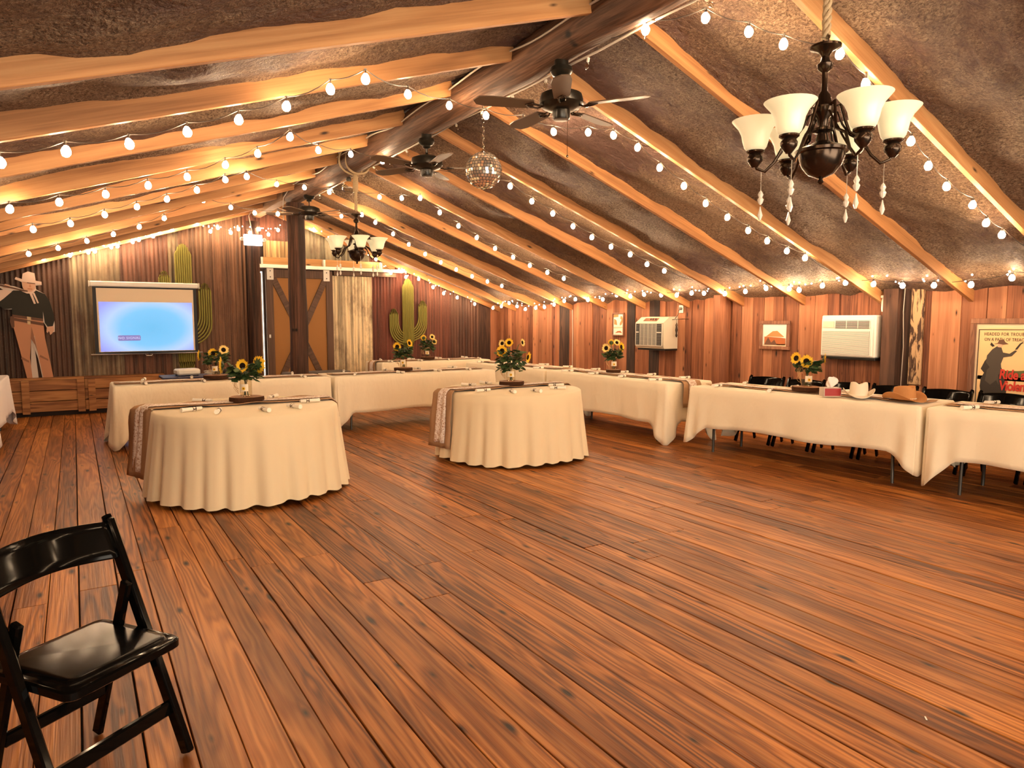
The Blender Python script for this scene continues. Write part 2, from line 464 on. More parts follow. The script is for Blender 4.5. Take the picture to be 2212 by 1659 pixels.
for y in RY_L: rafter(XL + .01, 2.88, y, zL)
# short blocks where the light strings start, on the rafters
# ---- back wall with a daylight slot beside the door
mb = MB()
def top(x): return (zR(x) if x > 2.98 else zL(x)) + .14
sx0, sx1, sz0, sz1 = 2.935, 2.985, .10, 2.40
mb.prism([(XL - .1, -.1), (sx0, -.1), (sx0, top(sx0)), (XL - .1, top(XL - .1))], YB, YB + .08)
mb.prism([(sx1, -.1), (XW + .15, -.1), (XW + .15, top(XW + .15)), (sx1, top(sx1))], YB, YB + .08)
mb.prism([(sx0, sz1), (sx1, sz1), (sx1, top(sx1)), (sx0, top(sx0))], YB, YB + .08)
mb.prism([(sx0, -.1), (sx1, -.1), (sx1, sz0), (sx0, sz0)], YB, YB + .08)
wall_back = struct(mb.build('wall_back', 'dark_wall_wood'))
def corr(x0, x1, z0, color, y=YB - .02, z1=None, pitch=.068, amp=.009, jag=0.0, name='corrugated_panel'):
    n = max(8, int((x1 - x0) / pitch * 6)); v = []; f = []; cx = (x0 + x1) / 2
    for i in range(n + 1):
        x = x0 + (x1 - x0) * i / n; yy = amp * math.cos(2 * math.pi * x / pitch)
        zt = (top(x) - .02) if z1 is None else z1
        zb = z0 + (jag * math.sin(2 * math.pi * x / pitch) if jag else 0)
        v += [(x - cx, yy, zb), (x - cx, yy, zt), (x - cx, yy + .004, zb), (x - cx, yy + .004, zt)]
    for i in range(n):
        a = 4 * i; f += [(a, a + 4, a + 5, a + 1), (a + 2, a + 3, a + 7, a + 6), (a + 1, a + 5, a + 7, a + 3), (a, a + 2, a + 6, a + 4)]
    m = MB(); m.add(v, f); o = m.build(name, 'corrugated', wall_back, 60, (cx, y, 0)); o.color = (*color, 1); return o
for x0, x1, z0, c in ((-2.5, -1.62, .02, (.055, .030, .020)), (-1.6, -.80, .02, (.060, .034, .022)), (-.82, 0.0, .02, (.085, .042, .026)),
                      (-.02, .69, .02, (.25, .195, .135)), (.67, 1.42, .02, (.155, .072, .050)), (1.40, 1.60, .02, (.25, .20, .135)), (1.58, 2.08, .02, (.175, .095, .055)),
                      (2.06, 2.68, .02, (.20, .10, .055)),
                      (2.66, 3.66, 2.94, (.17, .062, .040)), (3.64, 5.08, 2.60, (.26, .235, .165)),
                      (5.04, 5.62, .02, (.17, .048, .030)), (5.60, 6.10, .02, (.16, .046, .030)), (6.08, 6.86, .02, (.15, .050, .030)), (6.84, 7.52, .02, (.10, .044, .028))):
    corr(x0, x1, z0, c, YB - .02 - U(0, .012))
corr(3.0, 3.66, 2.62, (.50, .34, .165), YB - .05, 2.96, jag=.012)
corr(4.26, 5.06, .42, (.80, .70, .50), YB - .06, 2.36)
for i, (x0, x1) in enumerate(((7.52, 7.66), (7.66, 7.83), (7.83, 7.99))):
    m = MB(); m.cbox(-(x1 - x0) / 2 + .002, (x1 - x0) / 2 - .002, -.012, .012, 0, 1.95, .003)
    m.build('board', 'dark_wall_wood' if i != 2 else 'wall_wood', wall_back, None, ((x0 + x1) / 2, YB - .02, 0))

# ---- right wall of upright boards
mb = MB()
mb.box(XW + .03, XW + .08, YF, 10.50, -.1, 2.0); mb.box(XW + .03, XW + .08, 11.30, YB + .1, -.1, 2.0)
mb.box(XW + .03, XW + .08, 10.4, 11.4, 1.72, 2.0); mb.box(XW + .03, XW + .08, 10.4, 11.4, -.1, .1)
wall_right = struct(mb.build('wall_right', 'dark_wall_wood'))
y = -1.0
fixed = [(3.98, 4.04), (4.04, 4.19), (4.19, 4.31), (4.31, 4.46), (10.42, 10.56), (10.56, 10.88), (10.893, 11.04), (11.052, 11.13), (11.14, 11.30)]
edges = []
for fa, fb in fixed + [(YB, YB)]:
    while fa - y > .02:
        wd = U(.13, .25)
        if fa - y - wd < .11: wd = fa - y
        edges.append((y, y + wd, None)); y += wd
    if fb > fa: edges.append((fa, fb, 'f')); y = fb
for a, b, k in edges:
    dark = (abs(a - 10.56) < .01) or (abs(a - 4.31) < .01) or (abs(a - 4.19) < .01) or random.random() < .04  # far dark board stands in for a recess, its shade put into the colour
    m = MB(); g = U(.001, .0035) if k is None else .0; m.cbox(-.014, .014, -(b - a) / 2 + g, (b - a) / 2 - g, 0, 1.98, .004)
    m.build('board', 'dark_wall_wood' if dark else 'wall_wood', wall_right, None, (XW - .0 - U(0, .018), (a + b) / 2, 0))
# the board with flaking pale paint beside the dark post
t = NT('flaking_paint'); v, _ = t.coord(3.0)
nn = t.noise(t.vmath('MULTIPLY', v, (14, 14, 2.6)), 1.3, 4, .6, 1.2)
t.set(t.mix(t.ramp(nn, [(.45, 0.0), (.53, 1.0)]), (.055, .025, .014), (.50, .32, .17)), .8); t.bump(nn, .4, .01)
m = MB(); m.cbox(-.012, .012, -.07, .07, .78, 1.93, .003); m.build('board', 'flaking_paint', wall_right, None, (XW - .04, 4.115, 0))
mb = MB(); mb.cbox(XW - .06, XW - .02, 4.0, YB - .02, .05, .20, .004)
base_r = struct(mb.build('baseboard_right', 'bench_wood'))
for yy in (5.4, 7.2, 8.9, 10.6):
    m = MB(); m.cbox(-.03, .03, -.05, .05, 0, .26, .004); m.build('block', 'bench_wood', base_r, None, (XW - .09, yy, 0))
# ---- unseen walls that close the room
mb = MB(); mb.box(XL - .06, XL, YF, YB + .1, -.1, 2.0); struct(mb.build('wall_left', 'wall_plain'))
mb = MB(); mb.prism([(XL - .1, 2.18), (-1.7, 2.18), (5.3, 2.18), (5.3, top(5.3)), (2.98, top(2.98)), (XL - .1, top(XL - .1))], YF - .08, YF)     # wide opening added behind the camera to let fill daylight in
mb.prism([(XL - .1, -.1), (-1.7, -.1), (-1.7, 2.18), (XL - .1, 2.18)], YF - .08, YF); mb.prism([(5.3, -.1), (XW + .15, -.1), (XW + .15, top(XW + .15)), (5.3, top(5.3))], YF - .08, YF)
struct(mb.build('wall_front', 'wall_plain'))

# ---- sliding barn door with its track
door = struct(bpy.data.objects.new('door_1', None)); col.objects.link(door); door.location = (3.61, 13.14, 0)
door['label'] = 'ochre sliding barn door with dark brown cross-braced frame'
def dpart(name, mat, x0, x1, z0, z1, y0, y1, c=.004): m = MB(); m.cbox(x0, x1, y0, y1, z0, z1, c); return m.build(name, mat, door)
W2 = .62
dpart('panel', 'door_panel', -W2, W2, .06, 2.42, 0, .03)
dpart('stile', 'door_trim_wood', -W2, -W2 + .13, .05, 2.43, -.03, 0); dpart('stile', 'door_trim_wood', W2 - .13, W2, .05, 2.43, -.03, 0)
dpart('rail', 'door_trim_wood', -W2 + .13, W2 - .13, 2.28, 2.43, -.03, 0); dpart('rail', 'door_trim_wood', -W2 + .13, W2 - .13, .05, .2, -.03, 0)
for sgn in (1, -1):
    a = Vector((-sgn * (W2 - .14), 0, 2.27)); b = Vector((sgn * (W2 - .14), 0, .21)); d = b - a; L = d.length
    m = MB(); m.cbox(-L / 2, L / 2, -.026 + (.006 if sgn > 0 else 0), -.001, -.055, .055, .003)
    m.build('brace', 'door_trim_wood', door, None, (a + b) / 2, (0, -math.atan2(d.z, d.x), 0))
for x in (-W2 + .08, W2 - .12):
    h = dpart('hanger', 'white_plastic', x - .06, x + .06, 2.24, 2.45, -.045, -.03)
    m = MB()
    for dz in (2.29, 2.40):
        m.lathe([(.012, 0), (.012, .006)], 8, TR((x, -.046, dz), 0, R(90)))
    m.build('bolt', 'grey_metal', h, 40)
dpart('latch', 'white_plastic', -W2 + .03, -W2 + .06, 1.18, 1.24, -.05, -.03, .002)
hd = MB(); hd.cbox(2.93 - 3.61, 5.52 - 3.61, .0, .05, 2.52, 2.65, .004); hd.build('header', 'header_wood', door)
tk = MB(); tk.cbox(2.85 - 3.61, 5.66 - 3.61, -.09, -.02, 2.45, 2.515, .004); trk = tk.build('track', 'tin', door)
for x in (2.92, 4.06, 5.2):
    m = MB(); m.cbox(x - 3.61 - .02, x - 3.61 + .02, -.095, -.0, 2.51, 2.64, .004); m.build('track_bracket', 'tin', trk)
dpart('lower_rail', 'door_trim_wood', W2 + .02, W2 + 1.30, 2.36, 2.44, -.05, -.01)
struct(door)
mb = MB(); mb.cbox(2.845, 2.925, 13.14, 13.2, .02, 2.36, .004)
struct(mb.build('trim_1', 'white_board'))
mb = MB(); mb.cbox(4.24, 5.06, 13.17, 13.22, .25, .47, .004); struct(mb.build('trim_2', 'bench_wood'))

# ---- posts and the ridge log
def log(name, p0, p1, r, mat, label, cat, wob=.012, n=14, steps=40, taper=0.0):
    p0, p1 = Vector(p0), Vector(p1); d = (p1 - p0); ax = d.normalized(); x, y, _ = frame(ax); v = []; f = []
    for i in range(steps + 1):
        t_ = i / steps; c = p0 + d * t_ + x * wob * mnoise.noise(c0 := (p0 + d * t_) * 1.1) + y * wob * mnoise.noise(c0 + Vector((9, 9, 9)))
        for k in range(n):
            a = 2 * math.pi * k / n; rr = r * (1 - taper * t_) * (1 + .07 * mnoise.noise(Vector((math.cos(a) * 1.2, math.sin(a) * 1.2, t_ * d.length * 1.6))))
            v.append(c + (x * math.cos(a) + y * math.sin(a)) * rr)
    for i in range(steps):
        for k in range(n): f.append((i * n + k, i * n + (k + 1) % n, (i + 1) * n + (k + 1) % n, (i + 1) * n + k))
    f.append(tuple(range(n))[::-1]); f.append(tuple(steps * n + k for k in range(n)))
    m = MB(); m.add(v, f); o = m.build(name, mat, None, 50); return tag(o, label, cat)
log('ridge_log', (2.98, YF + .02, 3.44), (2.98, 11.15, 3.44), .145, 'log_wood', 'rough brown log beam running along the ridge of the roof', 'beam', .03, 18, 110)
log('log_post', (2.98, 10.98, 0), (2.98, 10.98, 3.30), .14, 'post_wood', 'dark peeled log post standing before the barn door', 'post', .012, 18, 40, .04)
log('log_post', (2.785, 13.10, 0), (2.785, 13.10, 3.26), .11, 'post_wood', 'brown log post against the corrugated wall left of the barn door', 'post', .012, 14, 40)
mb = MB(); mb.cbox(-.07, .07, -1.05, 1.05, -.1, .1, .006)
tag(mb.build('ridge_beam', 'beam_wood', None, None, (2.90, 12.23, 3.46)), 'short sawn ridge beam between the log post and the back wall', 'beam')
log('wall_post', (7.93, 6.84, 0), (7.93, 6.84, 1.86), .13, 'wall_wood', 'weathered half-log post in the board wall beside the older air conditioner', 'post', .012, 14, 20)
mb = MB(); mb.cbox(-.06, .06, -.085, .085, 0, 1.86, .008)
tag(mb.build('wall_post', 'dark_wall_wood', None, None, (XW - .08, 4.375, 0)), 'blackened square post right of the white air conditioner', 'post')

# ---- low plank bench along the back wall
bench = thing('plank_bench', 'low horizontal plank bench along the back wall under the cowboy cutout', 'bench', (0, 13.0, 0))
xs = [-2.45, -1.1, .1, 1.26]
for a, b in zip(xs[:-1], xs[1:]):
    for z0, z1 in ((.07, .225), (.235, .395), (.405, .565)):
        m = MB(); m.cbox(-(b - a) / 2 + .002, (b - a) / 2 - .002, -.012, .012, -(z1 - z0) / 2, (z1 - z0) / 2, .003)
        m.build('plank', 'bench_wood', bench, None, ((a + b) / 2, .015 + U(0, .006), (z0 + z1) / 2))
for x in (-.685, .045, .195, 1.22, -1.5):
    m = MB(); m.cbox(-.05, .05, -.012, .012, -.26, .26, .003); m.build('batten', 'bench_wood', bench, None, (x, -.012, .30), (0, R(90), 0)) if 0 else m.build('batten', 'bench_wood', bench, None, (x, -.012, .305))
for a, b in zip(xs[:-1], xs[1:]):
    m = MB(); m.cbox(-(b - a) / 2 + .002, (b - a) / 2 - .002, -.12, .12, -.015, .015, .003); m.build('seat_plank', 'bench_wood', bench, None, ((a + b) / 2, .12, .582))
m = MB(); m.box(-2.45, 1.26, .03, .235, 0, .56); m.build('core', 'floor_under', bench)

# ================================================================== tables, cloths, runners
def smooth1(s, seeds, amps):  # smooth wobble along a length
    return sum(a * math.sin(s * k + p) for (k, p), a in zip(seeds, amps))
def rect_cloth(name, label, L, W, loc, rz, drop=.49, corner=.20, mat='cream_cloth', seed=1, group=None, tight=(1, 1)):
    rnd = random.Random(seed); r = .018; per = []
    hx, hy = L / 2 + .012, W / 2 + .012
    def side(a, b, nrm, n):
        for i in range(n):
            t_ = .5 - .5 * math.cos(math.pi * i / n); per.append(((a[0] + (b[0] - a[0]) * t_, a[1] + (b[1] - a[1]) * t_), nrm))
    def arc(c, a0, n=5):
        for i in range(n):
            a = a0 + math.pi / 2 * i / n; per.append(((c[0] + r * math.cos(a), c[1] + r * math.sin(a)), (math.cos(a), math.sin(a))))
    nl, nw = 64, 24
    side((hx, -hy + r), (hx, hy - r), (1, 0), nw); arc((hx - r, hy - r), 0)
    side((hx - r, hy), (-hx + r, hy), (0, 1), nl); arc((-hx + r, hy - r), math.pi / 2)
    side((-hx, hy - r), (-hx, -hy + r), (-1, 0), nw); arc((-hx + r, -hy + r), math.pi)
    side((-hx + r, -hy), (hx - r, -hy), (0, -1), nl); arc((hx - r, -hy + r), 1.5 * math.pi)
    sd = [(rnd.uniform(4, 7), rnd.uniform(0, 6)), (rnd.uniform(9, 13), rnd.uniform(0, 6)), (rnd.uniform(17, 23), rnd.uniform(0, 6))]
    cors = [(sx * hx, sy * hy) for sx in (1, -1) for sy in (1, -1)]; cr = {c: rnd.uniform(.75, 1.15) for c in cors}
    cph = {c: rnd.uniform(0, 6.3) for c in cors}
    prof = [(0, -.012), (.15, 0.004)] + [(t_, 0) for t_ in (.3, .5, .75, 1.0)]
    rows = 11; v = []; f = []; n = len(per); s = 0; last = None
    for (p, nr) in per:
        if last: s += math.hypot(p[0] - last[0], p[1] - last[1])
        last = p
        cw = 0; cf = 0
        for c in cors:
            d = math.hypot(p[0] - c[0], p[1] - c[1]); cw = max(cw, max(0, 1 - d / .24) * cr[c]); cf += math.exp(-(d / .22) ** 2) * math.sin(d * 34 + cph[c])
        fold = smooth1(s, sd, (.011, .010, .005)); D = drop + corner * cw + .012 * math.sin(s * 5 + sd[0][1])
        for j in range(rows):
            t_ = j / (rows - 1)
            o = .010 + .022 * t_ + (fold + .030 * cf) * t_ ** 1.2 + .035 * cw * t_ ** 1.1
            if abs(p[0]) > hx - r - .001: o = .008 + (o - .008) * tight[0 if p[0] < 0 else 1]
            z = 0.0 - D * t_
            if j == 0: o = -.006; z = .0
            if j == 1: z = -.015; o = .010
            v.append((p[0] + nr[0] * o, p[1] + nr[1] * o, z))
    for i in range(n):
        k = (i + 1) % n
        for j in range(rows - 1): f.append((i * rows + j, i * rows + j + 1, k * rows + j + 1, k * rows + j))
    f.append(tuple(i * rows for i in range(n)))
    m = MB(); m.add(v, f); o = m.build(name, mat, None, 60, loc, (0, 0, rz))
    md = o.modifiers.new('thick', 'SOLIDIFY'); md.thickness = .003; md.offset = -1
    return tag(o, label, 'tablecloth', group)
def rect_table(label, L, W, loc, rz, h=.735):
    t = thing('folding_table', label, 'table', loc, rz)
    m = MB(); m.cbox(-L / 2, L / 2, -W / 2, W / 2, h - .04, h, .006); m.build('tabletop', 'table_top', t)
    for sx in (-1, 1):
        for sy in (-1, 1):
            x = sx * (L / 2 - .28); yy = sy * (W / 2 - .09)
            pts = [(x, yy * .80, h - .04), (x, yy * .84, h - .25), (x + sx * .02, yy * .95, h - .42), (x + sx * .05, yy * 1.0, .30), (x + sx * .055, yy * 1.0, .0)]
            m = MB(); m.tube(pts, .015, 8); m.build('leg', 'grey_metal', t, 60)
        x = sx * (L / 2 - .28)
        m = MB(); m.tube([(x + sx * .01, -(W / 2 - .09) * .93, h - .36), (x + sx * .01, (W / 2 - .09) * .93, h - .36)], .012, 8); m.tube([(x, 0, h - .36), (x - sx * .30, 0, h - .05)], .010, 8)
        m.build('brace', 'grey_metal', t, 60)
    return t
def runner(name, label, path, wd, loc, rz, seed, twist=0.0):
    """path: list of (x, z) along the strip in local space, strip across local y"""
    rnd = random.Random(seed); t = thing(name, label, 'table runner', loc, rz)
    pts = []
    for (x0, z0), (x1, z1) in zip(path[:-1], path[1:]):
        n = max(2, int(math.hypot(x1 - x0, z1 - z0) / .05))
        pts += [(x0 + (x1 - x0) * i / n, z0 + (z1 - z0) * i / n) for i in range(n)]
    pts.append(path[-1]); S = [0]
    for a, b in zip(pts[:-1], pts[1:]): S.append(S[-1] + math.hypot(b[0] - a[0], b[1] - a[1]))
    tot = S[-1]; ph = rnd.uniform(0, 6)
    def strip(wid, lift, mat, nm, cut0=0, cut1=0):
        ii = [i for i in range(len(pts)) if S[i] >= cut0 and S[i] <= tot - cut1]
        v = []; f = []; nw = 9
        for a, i in enumerate(ii):
            x, z = pts[i]; j0, j1 = max(0, i - 1), min(len(pts) - 1, i + 1)
            tx, tz = pts[j1][0] - pts[j0][0], pts[j1][1] - pts[j0][1]; q = math.hypot(tx, tz) or 1; nx_, nz_ = -tz / q, tx / q
            for k in range(nw):
                c0_ = k / (nw - 1) - .5; c = c0_ * wid / wd
                hang = abs(nx_)
                rip = .002 * (1 + math.sin(S[i] * 9 + ph + c * 3)) + hang * (.012 * math.sin(c * 22 + ph + S[i] * 3) + .012) + (.010 * max(0, math.sin(S[i] * 13 + ph)) * (abs(c) > .36))
                o = lift + rip
                yy = c0_ * wid * (1 + .03 * math.sin(S[i] * 4 + ph)) + .012 * math.sin(S[i] * 3.1 + ph)
                tw = twist * hang * (x < 0); v.append((x + nx_ * o - (yy + wid * .1) * math.sin(tw) * .8 , yy * math.cos(tw), z + nz_ * o))
        for a in range(len(ii) - 1):
            for k in range(nw - 1): f.append((a * nw + k, (a + 1) * nw + k, (a + 1) * nw + k + 1, a * nw + k + 1))
        m = MB(); m.add(v, f); o = m.build(nm, mat, t, 180); md = o.modifiers.new('thick', 'SOLIDIFY'); md.thickness = .002; md.offset = 1
        return o
    strip(wd, .004, 'burlap', 'burlap_strip'); strip(wd * .46, .014, 'lace', 'lace_strip', .01, .01)
    return t
TZ = .745     # height of the cloth surface
# long tables: (key, label words, centre x, y, length, width, angle)
rects = [
    ('A1', 'long folding table left of the row before the projection screen', 'cream tablecloth on the long table nearest the projection screen', 1.60, 9.42, 2.48, .76, 0),
    ('A2', 'long folding table right of the row before the barn door', 'cream tablecloth on the long table between barn door and round tables', 4.16, 9.42, 2.46, .76, 0),
    ('F', 'folding table at the back below the right cactus', 'cream tablecloth on the back table below the right cactus', 5.70, 11.95, 2.20, .76, 0),
    ('B1', 'folding table by the back corner of the board wall', 'cream tablecloth on the table by the far corner of the board wall', 6.36, 9.75, 2.42, .76, R(90)),
    ('B2', 'folding table under the old slatted air conditioner', 'cream tablecloth with hanging runner end on the table under the old air conditioner', 6.36, 7.21, 2.46, .76, R(90)),
    ('R1', 'folding table carrying the two cowboy hats', 'cream tablecloth under the two cowboy hats and tissue box', 6.50, 4.42, 2.42, .76, R(90 + 6.2)),
    ('R2', 'folding table in front of the framed poster', 'cream tablecloth on the table in front of the framed poster', 6.765, 1.93, 2.42, .76, R(90 + 6.2)),
    ('L', 'table at the left edge below the cowboy cutout', 'pale lilac tablecloth hanging at the left edge of the picture', -1.20, 10.60, 2.42, .76, R(90)),
]
TABLE = {}
for i, (k, tl, cl, x, y, L, W_, a) in enumerate(rects):
    rect_table(tl, L - .02, W_ - .02, (x, y, 0), a, .738)
    rect_cloth('tablecloth', cl, L, W_, (x, y, TZ), a, .49 if k[0] != 'R' else .44, .25, 'pale_cloth' if k == 'L' else 'cream_cloth', 11 + i, None, {'A1': (1, .3), 'A2': (.3, 1), 'B1': (.3, 1), 'B2': (1, .3), 'R1': (.5, 1), 'R2': (1, .5)}.get(k, (1, 1)))
    TABLE[k] = (x, y, L, W_, a)
def tpos(k, u, v):
    x, y, L, W_, a = TABLE[k]; return (x + u * math.cos(a) - v * math.sin(a), y + u * math.sin(a) + v * math.cos(a))
RL = {'A1': 'in front of the projection screen', 'A2': 'on the table facing the barn door', 'F': 'on the back table below the right cactus', 'B1': 'on the table by the far corner',
      'B2': 'hanging over the table end under the old air conditioner', 'R1': 'on the table with the cowboy hats', 'R2': 'on the table before the poster'}
for i, k in enumerate(('A1', 'A2', 'F', 'B1', 'B2', 'R1', 'R2')):
    x, y, L, W_, a = TABLE[k]; h = L / 2
    if k == 'B2': path = [(-h - .052, -.30), (-h - .042, -.03), (-h - .02, .004), (h - .02, 0)]
    elif k == 'F': path = [(-h - .052, -.36), (-h - .042, -.03), (-h - .02, .004), (h - .05, 0)]
    elif k == 'A1': path = [(-h + .01, 0), (h - .01, 0)]
    else: path = [(-h + .03, 0), (h - .03, 0)]
    runner('table_runner', 'burlap table runner with lace centre ' + RL[k], path, .33, (x, y, TZ + .001), a, 40 + i)
# round tables
def round_set(cx, cy, seed, lt, lc, lr):
    rnd = random.Random(seed); RR = .765
    t = thing('round_table', lt, 'table', (cx, cy, 0))
    m = MB(); m.lathe([(.74, .70), (.75, .705), (.75, .733), (.74, .738)], 40); m.build('tabletop', 'table_top', t, 40)
    for q in range(4):
        a = q * math.pi / 2 + .5; m = MB(); m.tube([(.34 * math.cos(a), .34 * math.sin(a), .70), (.44 * math.cos(a), .44 * math.sin(a), 0)], .014, 8); m.build('leg', 'grey_metal', t, 60)
    N, rows = 288, 16; nf = 23
    ph = [rnd.uniform(0, 6.3) for _ in range(4)]
    v = []; f = []
    for i in range(N):
        th = 2 * math.pi * i / N
        tt = th * nf + .9 * math.sin(3 * th + ph[0]) + 1.2 * math.sin(2 * th + ph[1]) + .7 * math.sin(7 * th + ph[2])
        fo = math.sin(tt); fo = fo * .75 + .25 * math.sin(2 * tt + 1)
        amp = 1 + .35 * math.sin(5 * th + ph[3])
        for j in range(rows):
            u = j / (rows - 1)
            r_ = RR + .010 + (.072 * u ** 1.15) + .030 * amp * fo * u ** .9
            z = -(.712 + .010 * math.sin(4 * th + ph[1]) + .008 * fo) * u
            if j == 0: r_ = RR - .012; z = 0
            if j == 1: r_ = RR + .006; z = -.014
            v.append((r_ * math.cos(th), r_ * math.sin(th), z))
    for i in range(N):
        k = (i + 1) % N
        for j in range(rows - 1): f.append((i * rows + j, i * rows + j + 1, k * rows + j + 1, k * rows + j))
    f.append(tuple(i * rows for i in range(N)))
    m = MB(); m.add(v, f); o = m.build('tablecloth', 'round_cloth', None, 60, (cx, cy, TZ)); tag(o, lc, 'tablecloth')
    runner('table_runner', lr, [(-RR - .085, -.60), (-RR - .06, -.30), (-RR - .035, -.03), (-RR - .01, .006), (RR - .01, .006), (RR + .03, -.03), (RR + .05, -.16)], .36, (cx, cy + .18 if seed == 3 else cy + .12, TZ + .001), R(-4 if seed == 3 else 2), seed, .5 if seed == 3 else .2)
round_set(1.28, 6.43, 3, 'round table left of centre under a pleated floor-length cloth', 'cream floor-length cloth on the larger round table left of centre', 'burlap and lace runner trailing off the left round table')
round_set(4.11, 6.50, 5, 'round table in the middle under a pleated floor-length cloth', 'cream floor-length cloth on the round table in the middle', 'burlap and lace runner trailing off the middle round table')

# ---- rolled napkins with dark bands
nap = MB(); nap.tube([(-.09, 0, .0), (-.085, 0, 0), (0, 0, 0), (.07, 0, 0), (.09, 0, .001)], [.013, .016, .0155, .018, .020], 10)
nap_me = nap.mesh('cloth_roll', 50); nap_me.materials.append(MATS['napkin_cloth'])
bd = MB(); bd.tube([(-.014, 0, 0), (.014, 0, 0)], .0185, 12); bd_me = bd.mesh('band', 50); bd_me.materials.append(MATS['hat_band'])
def napkin(x, y, rz, where):
    t = thing('napkin_roll', 'white rolled napkin with a dark band ' + where, 'napkin', (x, y, TZ + .021), rz, 'napkin rolls ' + where)
    link('cloth_roll', nap_me, t); link('band', bd_me, t, (-.02, 0, 0))
random.seed(21)
NW = {'A1': 'on the table before the projection screen', 'A2': 'on the table facing the barn door', 'F': 'on the back table below the right cactus', 'B1': 'on the table by the far corner',
      'B2': 'on the table under the old air conditioner', 'R1': 'on the table with the cowboy hats', 'R2': 'on the table before the poster'}
for k in NW:
    x, y, L, W_, a = TABLE[k]
    us = [-.9, -.3, .3, .9]
    for v_ in (-.275, .275):
        for u in us:
            if k == 'R1' and v_ > 0 and u < -.1: continue
            if k == 'R2' and u < -.3: continue
            px_, py_ = tpos(k, u + U(-.05, .05), v_); napkin(px_, py_, a + R(90 + U(-25, 25)), NW[k])
for cx, cy, wh in ((1.28, 6.43, 'on the left round table'), (4.11, 6.50, 'on the middle round table')):
    for q in range(10):
        th = q * math.pi / 5 + .35 + U(-.1, .1); rr = .53
        if -.10 < math.sin(th) * rr < .42 and abs(math.cos(th)) > .6: continue
        napkin(cx + rr * math.cos(th), cy + rr * math.sin(th), th + R(U(-20, 20)), wh)

# ---- sunflower centrepieces
def petals(Rr, n, seed, lean):
    rnd = random.Random(seed); m = MB()
    for layer in range(2):
        for i in range(n):
            a = 2 * math.pi * (i + .5 * layer) / n + rnd.uniform(-.08, .08); ln = Rr * rnd.uniform(.86, 1.05); w_ = Rr * .17
            r0 = Rr * .34; up = lean * rnd.uniform(.5, 1.3) + layer * .004
            c, s_ = math.cos(a), math.sin(a)
            def P(r, off, z): return (r * c - off * s_, r * s_ + off * c, z)
            m.add([P(r0, -w_ * .6, 0), P(r0, w_ * .6, 0), P((r0 + ln) / 2, w_, up * .6 + .003), P(ln, 0, up), P((r0 + ln) / 2, -w_, up * .6 + .003), P((r0 + ln) / 2, 0, up * .45)],
                  [(0, 1, 2, 5), (5, 2, 3), (5, 3, 4), (0, 5, 4)])
    return m
pet_me = []
for i, (n_, mt) in enumerate(((15, 'petal'), (17, 'petal'), (14, 'petal_pale'))):
    me = petals(1.0, n_, i, .18).mesh('petals', 60); me.materials.append(MATS[mt]); pet_me.append(me)
dm = MB(); dm.lathe([(.44, -.02), (.45, .06), (.36, .11), (.2, .10), (.05, .07)], 16); disc_me = dm.mesh('disc', 50); disc_me.materials.append(MATS['flower_disc'])
sm_ = MB()
for i in range(9):
    a = 2 * math.pi * i / 9; c, s_ = math.cos(a), math.sin(a)
    sm_.add([(.15 * c, .15 * s_, -.14), (.5 * c - .14 * s_, .5 * s_ + .14 * c, -.06), (.75 * c, .75 * s_, -.01), (.5 * c + .14 * s_, .5 * s_ - .14 * c, -.06)], [(0, 1, 2, 3)])
sm_.lathe([(.05, -.20), (.22, -.15), (.42, -.03)], 10); sep_me = sm_.mesh('sepals', 50); sep_me.materials.append(MATS['leaf'])
RT = Vector((.8450, -.5348, 0)); FWD = Vector((.5348, .8450, 0))
def leaf_mesh(seed, n, spread, h, big=.062, dark=True):
    rnd = random.Random(seed); m = MB(); n = int(n * 1.6)
    for i in range(n):
        a = rnd.uniform(0, 6.28); r_ = spread * math.sqrt(rnd.random()); z = h * rnd.uniform(-.55, 1.0)
        p = Vector((r_ * math.cos(a), r_ * math.sin(a), z)); ln = big * rnd.uniform(.7, 1.4); w_ = ln * .42
        d = Vector((math.cos(a + rnd.uniform(-.7, .7)), math.sin(a + rnd.uniform(-.7, .7)), rnd.uniform(-.8, .5))).normalized(); x, y, _ = frame(d)
        tw = rnd.uniform(-.6, .6); x = (x * math.cos(tw) + y * math.sin(tw))
        nrm = d.cross(x)
        m.add([p, p + d * ln * .35 + x * w_ + nrm * .006, p + d * ln * .75 + x * w_ * .7, p + d * ln, p + d * ln * .75 - x * w_ * .7, p + d * ln * .35 - x * w_ + nrm * .006, p + d * ln * .5 - nrm * .006],
              [(0, 6, 1), (1, 6, 2), (2, 6, 3), (3, 6, 4), (4, 6, 5), (5, 6, 0)])
    return m
